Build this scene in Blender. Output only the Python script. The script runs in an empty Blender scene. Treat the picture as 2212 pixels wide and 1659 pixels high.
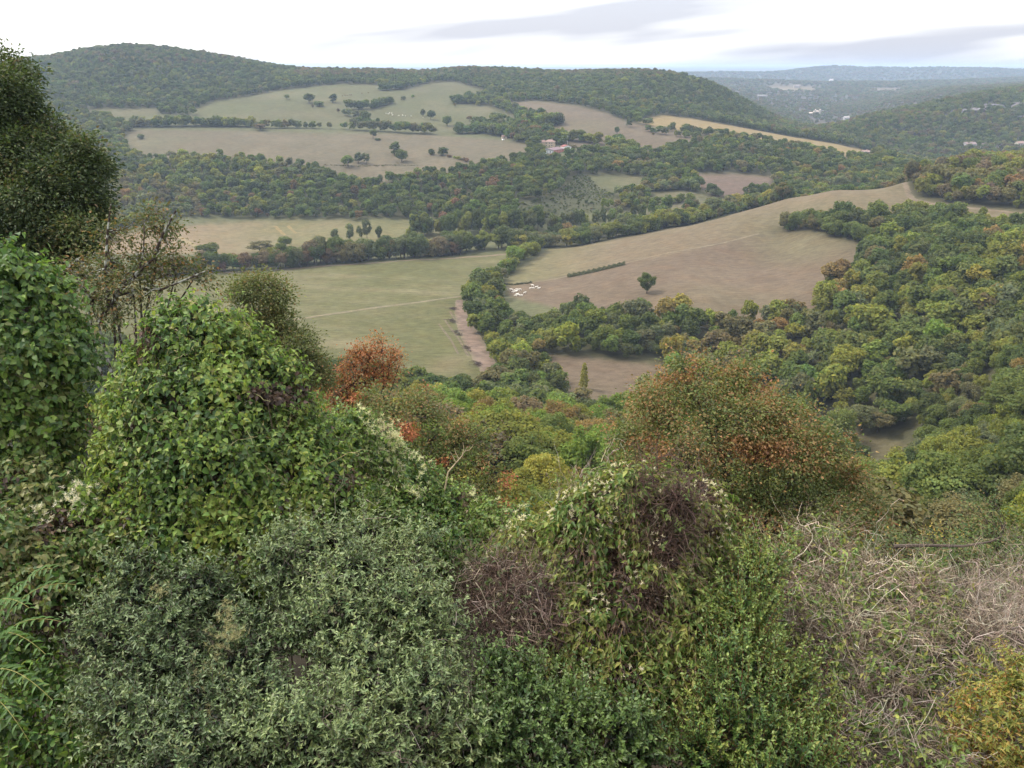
import bpy, math, random
import numpy as np
from mathutils import Vector

random.seed(7)
RNG = np.random.default_rng(7)
SC = bpy.context.scene
COL = SC.collection

# ------------------------------------------------------------------ camera, light, exposure
CAM_H = 150.0
PITCH = math.radians(21.6)
FOC = 800.0                      # focal length in pixels of a 1024 wide picture
cam_d = bpy.data.cameras.new('camera')
cam_d.sensor_width = 36.0
cam_d.lens = FOC / 1024 * 36.0
cam_d.clip_start = 0.1
cam_d.clip_end = 60000
cam = bpy.data.objects.new('camera', cam_d)
cam.location = (0, 0, CAM_H)
cam.rotation_euler = (math.radians(90) - PITCH, 0, 0)
COL.objects.link(cam)
SC.camera = cam

SC.render.engine = 'CYCLES'
SC.view_settings.view_transform = 'Standard'
SC.view_settings.look = 'None'
SC.view_settings.gamma = 1.0
SC.view_settings.use_curve_mapping = False
SC.view_settings.exposure = 1.62
SC.cycles.max_bounces = 5
SC.cycles.diffuse_bounces = 4
SC.cycles.glossy_bounces = 1
SC.cycles.transmission_bounces = 3
SC.cycles.transparent_max_bounces = 4
SC.cycles.volume_bounces = 0
SC.cycles.caustics_reflective = False
SC.cycles.caustics_refractive = False
SC.cycles.use_denoising = True
SC.cycles.denoiser = 'OPENIMAGEDENOISE'
SC.cycles.denoising_input_passes = 'RGB_ALBEDO_NORMAL'
SC.cycles.denoising_prefilter = 'ACCURATE'

SUN_EL, SUN_AZ = 52.0, -75.0      # degrees; azimuth clockwise from the view direction (+Y)
world = bpy.data.worlds.new('World')
SC.world = world
world.use_nodes = True
wn, wl = world.node_tree.nodes, world.node_tree.links
wn.clear()
w_out = wn.new('ShaderNodeOutputWorld')
w_bg = wn.new('ShaderNodeBackground'); w_bg.inputs['Strength'].default_value = 0.1
wl.new(w_bg.outputs[0], w_out.inputs[0])
w_sky = wn.new('ShaderNodeTexSky'); w_sky.sky_type = 'NISHITA'; w_sky.sun_disc = False
w_sky.sun_elevation = math.radians(SUN_EL); w_sky.sun_rotation = math.radians(SUN_AZ)
w_sky.dust_density = 2.0
w_tc = wn.new('ShaderNodeTexCoord')
w_sep = wn.new('ShaderNodeSeparateXYZ'); wl.new(w_tc.outputs['Generated'], w_sep.inputs[0])

def wmath(op, a, b=None, clamp=False):
    n = wn.new('ShaderNodeMath'); n.operation = op; n.use_clamp = clamp
    for i, x in enumerate((a, b)):
        if x is None: continue
        if isinstance(x, (int, float)): n.inputs[i].default_value = x
        else: wl.new(x, n.inputs[i])
    return n.outputs[0]

def wcolmix(fac, a, b):
    n = wn.new('ShaderNodeMix'); n.data_type = 'RGBA'
    if isinstance(fac, (int, float)): n.inputs[0].default_value = fac
    else: wl.new(fac, n.inputs[0])
    for sock, x in ((n.inputs[6], a), (n.inputs[7], b)):
        if isinstance(x, tuple): sock.default_value = (*x, 1)
        else: wl.new(x, sock)
    return n.outputs[2]

# layered cloud: noise on a direction that is squeezed in height, so the layers lie in flat banks
w_vec = wn.new('ShaderNodeCombineXYZ')
wl.new(wmath('MULTIPLY', w_sep.outputs['X'], 2.1), w_vec.inputs[0])
wl.new(wmath('MULTIPLY', w_sep.outputs['Y'], 2.1), w_vec.inputs[1])
wl.new(wmath('SUBTRACT', wmath('MULTIPLY', w_sep.outputs['Z'], 19.0), wmath('MULTIPLY', w_sep.outputs['X'], 1.5)), w_vec.inputs[2])
w_no = wn.new('ShaderNodeTexNoise'); w_no.inputs['Scale'].default_value = 1.0
w_no.inputs['Detail'].default_value = 3.5; w_no.inputs['Roughness'].default_value = 0.5
w_map = wn.new('ShaderNodeMapping'); w_map.inputs['Location'].default_value = (0.3, 9.4, 3.3)
wl.new(w_vec.outputs[0], w_map.inputs['Vector']); wl.new(w_map.outputs[0], w_no.inputs['Vector'])
w_ramp = wn.new('ShaderNodeValToRGB')
w_ramp.color_ramp.elements[0].position = 0.37; w_ramp.color_ramp.elements[0].color = (5.7, 5.6, 5.4, 1)
w_ramp.color_ramp.elements[1].position = 0.57; w_ramp.color_ramp.elements[1].color = (2.35, 2.38, 2.7, 1)
wl.new(w_no.outputs['Fac'], w_ramp.inputs[0])
SKY_RAMP = w_ramp
w_up = wn.new('ShaderNodeVectorMath'); w_up.operation = 'SCALE'        # an overcast sky is brighter overhead than at the horizon
wl.new(w_ramp.outputs[0], w_up.inputs[0]); wl.new(wmath('ADD', wmath('MULTIPLY', w_sep.outputs['Z'], 2.0), 0.95), w_up.inputs['Scale'])
w_cloud = w_up.outputs[0]
w_mix = wcolmix(0.86, w_sky.outputs[0], w_cloud)
w_mix2 = wcolmix(wmath('MULTIPLY', wmath('ADD', w_sep.outputs['Z'], 0.02), 40.0, clamp=True), (1.2, 1.15, 1.0), w_mix)
wl.new(w_mix2, w_bg.inputs['Color'])

sun_d = bpy.data.lights.new('sun', 'SUN')
sun_d.energy = 1.5; sun_d.angle = math.radians(14); sun_d.color = (1.0, 0.93, 0.80)
sun = bpy.data.objects.new('sun', sun_d)
_e, _a = math.radians(SUN_EL), math.radians(SUN_AZ)
_to = Vector((math.sin(_a) * math.cos(_e), math.cos(_a) * math.cos(_e), math.sin(_e)))
sun.rotation_euler = _to.to_track_quat('Z', 'Y').to_euler()
sun.location = (0, 0, 400)
COL.objects.link(sun)

# ------------------------------------------------------------------ helpers
CP_, SP_ = math.cos(PITCH), math.sin(PITCH)
K = 1024 / 2212.0

def ray(u, v):
    a = (np.asarray(u, float) - 512) / FOC; b = -(np.asarray(v, float) - 384) / FOC
    return a, CP_ + b * SP_, -SP_ + b * CP_

def at_depth(px, py, Y):
    """World point that lies Y metres ahead in the direction of a point of the survey photo (2212 wide)."""
    dx, dy, dz = ray(px * K, py * K)
    t = Y / dy
    return np.array([dx * t, Y, CAM_H + dz * t]) if np.ndim(px) == 0 else np.stack([dx * t, Y + 0 * dx, CAM_H + dz * t], 1)

def project(x, y, z):
    dz = z - CAM_H
    f = y * CP_ - dz * SP_
    up = y * SP_ + dz * CP_
    f = np.maximum(f, 1e-3)
    return (512 + FOC * x / f) / K, (384 - FOC * up / f) / K

def in_poly(px, py, poly):
    px = np.asarray(px); py = np.asarray(py)
    res = np.zeros(px.shape, bool)
    n = len(poly)
    for i in range(n):
        x0, y0 = poly[i]; x1, y1 = poly[(i + 1) % n]
        if y0 == y1: continue
        c = ((y0 > py) != (y1 > py)) & (px < (x1 - x0) * (py - y0) / (y1 - y0) + x0)
        res ^= c
    return res

def vnoise(x, y, seed=0, octaves=3):
    """Smooth value noise from hashed lattice, 0..1."""
    def h(i, j):
        n = (i.astype(np.int64) * 374761393 + j.astype(np.int64) * 668265263 + seed * 974711) & 0x7fffffff
        n = ((n ^ (n >> 13)) * 1274126177) & 0x7fffffff
        return ((n ^ (n >> 16)) & 0xffff) / 65535.0
    tot = 0; amp = 1; s = 0
    x = np.asarray(x, float); y = np.asarray(y, float)
    for o in range(octaves):
        i = np.floor(x); j = np.floor(y); fx = x - i; fy = y - j
        fx = fx * fx * (3 - 2 * fx); fy = fy * fy * (3 - 2 * fy)
        v = (h(i, j) * (1 - fx) + h(i + 1, j) * fx) * (1 - fy) + (h(i, j + 1) * (1 - fx) + h(i + 1, j + 1) * fx) * fy
        tot = tot + v * amp; s += amp; amp *= 0.5; x = x * 2.03 + 17.3; y = y * 2.03 + 9.1
    return tot / s

def mesh_np(name, verts, faces, mat=None, colors=None, smooth=False, matidx=None):
    """faces: (M,k) array or list of such arrays (tris and quads)."""
    if not isinstance(faces, (list, tuple)): faces = [faces]
    faces = [np.asarray(f, np.int32) for f in faces if len(f)]
    me = bpy.data.meshes.new(name)
    nv = len(verts)
    me.vertices.add(nv)
    me.vertices.foreach_set('co', np.asarray(verts, np.float32).ravel())
    loops = np.concatenate([f.ravel() for f in faces])
    sizes = np.concatenate([np.full(len(f), f.shape[1], np.int32) for f in faces])
    starts = np.concatenate([[0], np.cumsum(sizes)[:-1]]).astype(np.int32)
    me.loops.add(len(loops)); me.loops.foreach_set('vertex_index', loops)
    me.polygons.add(len(sizes))
    me.polygons.foreach_set('loop_start', starts)
    me.polygons.foreach_set('loop_total', sizes)
    if smooth: me.polygons.foreach_set('use_smooth', np.ones(len(sizes), bool))
    me.update(calc_edges=True)
    if colors is not None:
        c = np.ones((nv, 4), np.float32); c[:, :3] = colors
        at = me.color_attributes.new('tint', 'FLOAT_COLOR', 'POINT')
        at.data.foreach_set('color', c.ravel())
    if mat is not None:
        for m in (mat if isinstance(mat, (list, tuple)) else [mat]): me.materials.append(m)
    if matidx is not None: me.polygons.foreach_set('material_index', np.asarray(matidx, np.int32))
    return me

def link(name, data, parent=None, **props):
    o = bpy.data.objects.new(name, data)
    COL.objects.link(o)
    if parent is not None: o.parent = parent
    for k, v in props.items():
        if v is not None: o[k] = v
    return o

def thing(name, label, cat, loc=(0, 0, 0), rot=0.0, group=None):
    o = link(name, None, label=label, category=cat, group=group)
    o.empty_display_size = 0.3
    o.location = loc; o.rotation_euler = (0, 0, rot)
    return o

class MB:
    """Collects small shapes into one mesh."""
    def __init__(s): s.v = []; s.f = []; s.c = []; s.n = 0
    def add(s, v, f, col=None):
        v = np.asarray(v, float)
        s.v.append(v)
        for q in f: s.f.append([i + s.n for i in q])
        s.c.append(np.tile(np.asarray(col if col is not None else (1, 1, 1), float), (len(v), 1)))
        s.n += len(v)
    def box(s, x0, x1, y0, y1, z0, z1, col=None):
        v = [(x, y, z) for z in (z0, z1) for y in (y0, y1) for x in (x0, x1)]
        s.add(v, [(0, 2, 3, 1), (4, 5, 7, 6), (0, 1, 5, 4), (2, 6, 7, 3), (0, 4, 6, 2), (1, 3, 7, 5)], col)
    def prism(s, pts, y0, y1, col=None):
        n = len(pts)
        v = [(p[0], y0, p[1]) for p in pts] + [(p[0], y1, p[1]) for p in pts]
        s.add(v, [tuple(range(n)), tuple(range(2 * n - 1, n - 1, -1))] + [((i + 1) % n, i, i + n, (i + 1) % n + n) for i in range(n)], col)
    def tube(s, pts, rad, n=5, col=None, cap=True):
        pts = np.asarray(pts, float); rad = np.broadcast_to(np.asarray(rad, float), (len(pts),))
        tan = np.gradient(pts, axis=0); tan /= np.linalg.norm(tan, axis=1, keepdims=True) + 1e-9
        ref = np.array([0, 0, 1.0]) if abs(tan[0][2]) < .8 else np.array([1.0, 0, 0])
        a = np.cross(tan, ref); a /= np.linalg.norm(a, axis=1, keepdims=True) + 1e-9
        b = np.cross(tan, a)
        th = np.linspace(0, 2 * math.pi, n, endpoint=False)
        v = pts[:, None] + rad[:, None, None] * (np.cos(th)[None, :, None] * a[:, None] + np.sin(th)[None, :, None] * b[:, None])
        f = []
        for i in range(len(pts) - 1):
            for j in range(n):
                f.append((i * n + j, i * n + (j + 1) % n, (i + 1) * n + (j + 1) % n, (i + 1) * n + j))
        if cap: f.append(tuple(range((len(pts) - 1) * n, len(pts) * n)))
        s.add(v.reshape(-1, 3), f, col)
    def mesh(s, name, mat, smooth=False):
        me = bpy.data.meshes.new(name)
        V = np.concatenate(s.v)
        me.from_pydata(V.tolist(), [], s.f); me.update()
        c = np.ones((len(V), 4), np.float32); c[:, :3] = np.concatenate(s.c)
        at = me.color_attributes.new('tint', 'FLOAT_COLOR', 'POINT'); at.data.foreach_set('color', c.ravel())
        if smooth: me.polygons.foreach_set('use_smooth', np.ones(len(me.polygons), bool))
        me.materials.append(mat)
        return me

# ------------------------------------------------------------------ materials
def new_mat(name):
    m = bpy.data.materials.new(name); m.use_nodes = True
    nt = m.node_tree; nt.nodes.clear()
    out = nt.nodes.new('ShaderNodeOutputMaterial')
    return m, nt, out

def nmix(nt, kind, fac, a, b):
    n = nt.nodes.new('ShaderNodeMix'); n.data_type = 'RGBA'; n.blend_type = kind
    if isinstance(fac, (int, float)): n.inputs[0].default_value = fac
    else: nt.links.new(fac, n.inputs[0])
    for sock, x in ((n.inputs[6], a), (n.inputs[7], b)):
        if isinstance(x, tuple): sock.default_value = (*x, 1)
        else: nt.links.new(x, sock)
    return n.outputs[2]

def leaf_material(name, source, trans=0.28, rough=0.55, spec=0.25, mottle=0.0):
    m, nt, out = new_mat(name)
    at = nt.nodes.new('ShaderNodeAttribute'); at.attribute_name = 'tint'
    col = at.outputs['Color']
    if source == 'obj':
        oi = nt.nodes.new('ShaderNodeObjectInfo'); col = nmix(nt, 'MULTIPLY', 1.0, oi.outputs['Color'], col)
    elif source == 'inst':
        ia = nt.nodes.new('ShaderNodeAttribute'); ia.attribute_type = 'INSTANCER'; ia.attribute_name = 'hue'
        col = nmix(nt, 'MULTIPLY', 1.0, ia.outputs['Color'], col)
    if mottle:
        no = nt.nodes.new('ShaderNodeTexNoise'); no.inputs['Scale'].default_value = mottle
        g = nt.nodes.new('ShaderNodeTexCoord'); nt.links.new(g.outputs['Object'], no.inputs['Vector'])
        mr = nt.nodes.new('ShaderNodeMapRange'); mr.inputs[3].default_value = .7; mr.inputs[4].default_value = 1.3
        nt.links.new(no.outputs['Fac'], mr.inputs[0])
        cb = nt.nodes.new('ShaderNodeCombineColor')
        for i in range(3): nt.links.new(mr.outputs[0], cb.inputs[i])
        col = nmix(nt, 'MULTIPLY', 1.0, col, cb.outputs[0])
    p = nt.nodes.new('ShaderNodeBsdfPrincipled'); p.inputs['Roughness'].default_value = rough
    p.inputs['Specular IOR Level'].default_value = spec
    nt.links.new(col, p.inputs['Base Color'])
    t = nt.nodes.new('ShaderNodeBsdfTranslucent')
    nt.links.new(nmix(nt, 'MULTIPLY', 1.0, col, (1.25, 1.3, .8)), t.inputs['Color'])
    mx = nt.nodes.new('ShaderNodeMixShader'); mx.inputs[0].default_value = trans
    nt.links.new(p.outputs[0], mx.inputs[1]); nt.links.new(t.outputs[0], mx.inputs[2])
    nt.links.new(mx.outputs[0], out.inputs[0])
    return m

def tint_material(name, rough=0.85, spec=0.2, noise=None, amount=0.3, bump=0.0, metallic=0.0):
    """Base colour from the mesh's own colours, broken up by noise (scale, detail)."""
    m, nt, out = new_mat(name)
    at = nt.nodes.new('ShaderNodeAttribute'); at.attribute_name = 'tint'
    col = at.outputs['Color']
    p = nt.nodes.new('ShaderNodeBsdfPrincipled')
    p.inputs['Roughness'].default_value = rough; p.inputs['Specular IOR Level'].default_value = spec
    p.inputs['Metallic'].default_value = metallic
    if noise:
        g = nt.nodes.new('ShaderNodeTexCoord')
        no = nt.nodes.new('ShaderNodeTexNoise'); no.inputs['Scale'].default_value = noise; no.inputs['Detail'].default_value = 6
        nt.links.new(g.outputs['Object'], no.inputs['Vector'])
        mr = nt.nodes.new('ShaderNodeMapRange'); mr.inputs[1].default_value = .3; mr.inputs[2].default_value = .7
        mr.inputs[3].default_value = 1 - amount; mr.inputs[4].default_value = 1 + amount
        nt.links.new(no.outputs['Fac'], mr.inputs[0])
        cb = nt.nodes.new('ShaderNodeCombineColor')
        for i in range(3): nt.links.new(mr.outputs[0], cb.inputs[i])
        col = nmix(nt, 'MULTIPLY', 1.0, col, cb.outputs[0])
        if bump:
            bu = nt.nodes.new('ShaderNodeBump'); bu.inputs['Strength'].default_value = bump
            nt.links.new(no.outputs['Fac'], bu.inputs['Height']); nt.links.new(bu.outputs[0], p.inputs['Normal'])
    nt.links.new(col, p.inputs['Base Color'])
    nt.links.new(p.outputs[0], out.inputs[0])
    return m

M_TREE = leaf_material('tree_leaves', 'obj', trans=.44, rough=.75, spec=.10)
M_TREE_FAR = leaf_material('far_tree_leaves', 'inst', trans=.44, rough=.75, spec=.10)
HAZE = 9e-5
M_BARK = tint_material('bark', .9, .1, noise=3.0, amount=.35, bump=.4)

# ------------------------------------------------------------------ terrain: heights fitted to surveyed points
CT = []      # (s = x / y, ln y, z)
def _c(p): CT.append((p[0] / p[1], math.log(p[1]), p[2]))
def C(px, py, Y): _c(at_depth(px, py, Y))
def CF(px, py, Y, h=9.0): p = at_depth(px, py, Y); p[2] -= h; _c(p)
def CZ(px, py, z):
    dx, dy, dz = ray(px * K, py * K); t = (z - CAM_H) / dz
    _c(np.array([dx * t, dy * t, z]))
def W(s, Y, z): _c(np.array([s * Y, Y, z]))

# left hill and long wooded ridge
for a in ((-500, 170, 1650), (-200, 150, 1650), (60, 140, 1650), (130, 125, 1680), (240, 104, 1700), (290, 103, 1700), (400, 115, 1720), (520, 130, 1750), (600, 146, 1800),
          (700, 149, 1850), (850, 151, 1900), (920, 156, 1900), (980, 146, 1900), (1080, 148, 1880), (1200, 157, 1850), (1300, 155, 1800), (1380, 151, 1780),
          (1450, 157, 1760), (1500, 168, 1740), (1560, 190, 1700), (1620, 235, 1650), (1645, 262, 1600),
          (300, 200, 1400), (150, 220, 1330), (-100, 230, 1300), (500, 175, 1560), (1250, 190, 1560), (1450, 215, 1480), (1560, 245, 1430)): CF(*a)
for a in ((250, 244, 1270), (500, 230, 1350), (620, 212, 1430), (740, 182, 1600), (860, 190, 1580), (960, 178, 1700), (1040, 200, 1560), (860, 255, 1320),
          (690, 258, 1280), (1060, 262, 1300), (970, 283, 1230), (1000, 228, 1430),
          (300, 282, 1180), (560, 284, 1180), (830, 288, 1180), (1090, 303, 1130), (560, 320, 1060), (850, 340, 1030), (1000, 340, 1020), (850, 374, 960), (1145, 325, 1040),
          (700, 352, 1000), (330, 320, 1060), (1190, 325, 1050), (1290, 325, 1060), (1300, 250, 1280), (1200, 225, 1400), (1450, 300, 1130), (1540, 300, 1130), (1340, 315, 1090),
          (1430, 253, 1350), (1600, 280, 1250), (1750, 310, 1180), (1880, 332, 1120),
          (1150, 455, 800), (1260, 385, 930), (1330, 430, 850), (1340, 395, 920), (1580, 390, 930), (1480, 430, 850), (1600, 425, 860)): C(*a)
for a in ((-300, 520, 0), (0, 525, 0), (250, 530, 0), (450, 490, 0), (600, 487, 0), (880, 490, 0), (450, 560, 0), (0, 620, 0), (250, 600, 0), (450, 590, 0), (700, 573, 0), (900, 560, 0), (1120, 547, 1),
          (640, 690, 0), (800, 700, 0), (1000, 650, 0), (880, 815, 0), (1050, 825, 0), (980, 730, 0), (500, 650, 0), (300, 650, 0), (1000, 505, 0), (1200, 500, 1),
          (1200, 795, 4), (1300, 830, 4), (1440, 830, 4), (1380, 860, 4), (1760, 900, 6), (1900, 960, 8), (1970, 1000, 10)): CZ(*a)
# far right country
for a in ((1765, 250, 2600), (1800, 290, 2000), (1800, 272, 2300), (2000, 300, 1480), (2150, 260, 1600), (1950, 330, 1420), (2200, 322, 1450), (2212, 186, 3000), (2000, 200, 3000),
          (1850, 225, 3200), (1700, 215, 3300), (1650, 190, 4200), (1750, 186, 4800), (1600, 186, 5000), (1930, 192, 4200), (1550, 171, 7000), (1800, 163.5, 7000), (2000, 161, 8000), (2212, 158, 9000)): C(*a)
for a in ((1800, 277, 1500), (1900, 247, 1600), (2000, 227, 1700), (2100, 212, 1750), (2212, 205, 1800), (2400, 200, 1800)): CF(*a)
# big tan field and its crest
for a in ((1185, 540, 690), (1300, 525, 690), (1500, 485, 690), (1600, 460, 690), (1700, 430, 690), (1800, 410, 695), (1960, 390, 705), (1120, 628, 555), (1200, 595, 600), (1400, 632, 500),
          (1600, 560, 580), (1690, 495, 640), (1850, 560, 530), (1755, 665, 440), (1500, 650, 470), (1640, 505, 630), (1900, 480, 600), (2000, 470, 610), (1965, 430, 660), (2100, 450, 610), (2212, 465, 580)): C(*a)
for px, z in ((1300, 4), (1500, 10), (1700, 20), (1800, 26), (1960, 36)): W((px * K - 512) / 800 / 1.01, 775, z)
for a in ((2050, 345, 780, 10), (2212, 335, 760, 10), (2100, 560, 420, 11), (2000, 700, 360, 11), (2100, 850, 270, 11), (1900, 850, 310, 11), (1800, 700, 390, 11), (1500, 740, 400, 11),
          (2150, 1030, 150, 12), (2050, 1060, 130, 10), (1950, 1050, 170, 10), (1100, 920, 200, 10), (1150, 850, 320, 14), (1000, 840, 330, 12), (1200, 1000, 150, 9), (1080, 1020, 130, 8), (1300, 940, 220, 10),
          (950, 880, 240, 10), (1960, 1150, 95, 8)): CF(*a)
for s in (-4, -2, -1, -.5, 0, .5, 1, 2, 4):
    for Y, z in ((1.3, 144), (5, 143), (8, 141), (12, 137.5), (25, 128)): W(s, Y, z)
for s in (-4, -2, -1, -.5): 
    for Y, z in ((60, 107), (120, 78), (200, 44), (310, 6), (360, 0), (500, 0)): W(s, Y, z)
W(-.2, 60, 106); W(-.2, 120, 76); W(0, 60, 106); W(.3, 60, 105); W(.6, 60, 108); W(-.25, 220, 38)
for s in (.85, 1.2, 2, 4):
    for Y, z in ((60, 110), (150, 75), (300, 55), (500, 55), (800, 62), (1500, 50), (3000, 95)): W(s, Y, z)
for s in (-4, -2, -1):
    for Y, z in ((800, 0), (1000, 30), (1300, 90), (1700, 160)): W(s, Y, z)
for s in (-4, -2, -1, -.6, -.3, 0, .12):
    for Y, z in ((2600, 100), (4000, 60), (9000, 80)): W(s, Y, z)
for s in (-4, -2, -1, -.5, 0, .3, .6, 1, 2, 4): W(s, 19000, 140); W(s, 13000, 95)
CT = np.array(CT)
AS = 2.0
def _q(s, ly): return np.stack([np.asarray(s) * AS, ly], -1)
def _tps(d2): return 0.5 * d2 * np.log(d2 + 1e-12)
_Q = _q(np.clip(CT[:, 0], -1.5, 1.5), CT[:, 1])
_n = len(_Q)
_A = np.zeros((_n + 3, _n + 3))
_A[:_n, :_n] = _tps(((_Q[:, None] - _Q[None]) ** 2).sum(-1)) + np.eye(_n) * 0.0006
_A[:_n, _n] = 1; _A[:_n, _n + 1:] = _Q; _A[_n:, :_n] = _A[:_n, _n:].T
_w = np.linalg.lstsq(_A, np.concatenate([CT[:, 2], [0, 0, 0]]), rcond=None)[0]
def height_exact(x, y):
    y = np.maximum(y, 1.2); s = np.clip(x / y, -1.5, 1.5); q = _q(s, np.log(y)).reshape(-1, 2)
    out = np.empty(len(q))
    for i in range(0, len(q), 20000):
        b = q[i:i + 20000]
        out[i:i + 20000] = _tps(((b[:, None] - _Q[None]) ** 2).sum(-1)) @ _w[:_n] + _w[_n] + b @ _w[_n + 1:]
    return out.reshape(np.shape(x))

ROWS = np.concatenate([np.geomspace(1.3, 230, 84, endpoint=False), np.geomspace(230, 2400, 350, endpoint=False), np.geomspace(2400, 21000, 110)])
_d = np.linspace(-.74, .74, 640); _o = .74 * np.geomspace(1, 2.1, 8)[1:]
COLS = np.concatenate([-_o[::-1], _d, _o])
GX = COLS[None, :] * ROWS[:, None]; GY = np.repeat(ROWS[:, None], len(COLS), 1)
# exact heights on a coarser lattice, then refined (keeps the script quick)
_ri = np.unique(np.concatenate([np.arange(0, len(ROWS), 3), [len(ROWS) - 1]])); _ci = np.unique(np.concatenate([np.arange(0, len(COLS), 4), [len(COLS) - 1]]))
_hz = height_exact(GX[np.ix_(_ri, _ci)], GY[np.ix_(_ri, _ci)])
_lr = np.log(ROWS)
_t = np.stack([np.interp(COLS, COLS[_ci], r) for r in _hz])
GZ = np.stack([np.interp(_lr, _lr[_ri], _t[:, j]) for j in range(_t.shape[1])], 1)
GZ += (vnoise(GX / 60, GY / 60, 3) - .5) * 2.2 * np.clip((GY - 60) / 300, 0, 1)
GZ += (vnoise(GX / 420, GY / 420, 5) - .5) * 40 * np.clip((GY - 2600) / 3000, 0, 1)
_rv = vnoise(GX / 1300 + 1.7, GY * 0 + 3.3, 15, 2)
GZ += (52 * np.exp(-((GY - 6900 - 900 * (_rv - .5)) / 480) ** 2) * (.55 + .9 * _rv) + 26 * np.exp(-((GY - 4700 - 700 * (_rv - .5)) / 380) ** 2) * (.3 + 1.2 * (1 - _rv)) - 30 * np.exp(-((GY - 9800) / 1700) ** 2) - 22 * np.exp(-((GY - 5700) / 450) ** 2)) * np.clip((GX / GY - .1) * 12, 0, 1)
GZ += (vnoise(GX / 1500 + 4.3, GY / 1100 + 2.2, 8, 2) - .55) * 85 * np.clip((GY - 3600) / 2500, 0, 1) * np.clip((20000 - GY) / 8000, 0, 1)

def height(x, y):
    x = np.asarray(x, float); y = np.maximum(np.asarray(y, float), ROWS[0] * 1.0001)
    r = np.clip(np.interp(np.log(y), _lr, np.arange(len(ROWS))), 0, len(ROWS) - 1.001)
    c = np.clip(np.interp(x / y, COLS, np.arange(len(COLS))), 0, len(COLS) - 1.001)
    i = r.astype(int); j = c.astype(int); fr = r - i; fc = c - j
    return (GZ[i, j] * (1 - fc) + GZ[i, j + 1] * fc) * (1 - fr) + (GZ[i + 1, j] * (1 - fc) + GZ[i + 1, j + 1] * fc) * fr

def on_ground(px, py, y0=30, y1=20000):
    """First terrain point met by the sight line through a survey-photo point, searched between two distances."""
    dx, dy, dz = ray(px * K, py * K)
    Y = np.geomspace(y0, y1, 6000)
    t = Y / dy
    h = height(dx * t, Y); zz = CAM_H + dz * t
    k = np.argmax(zz <= h)
    if zz[k] > h[k]: k = int(np.argmin(zz - h))
    return np.array([dx * t[k], Y[k], h[k]])

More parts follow.
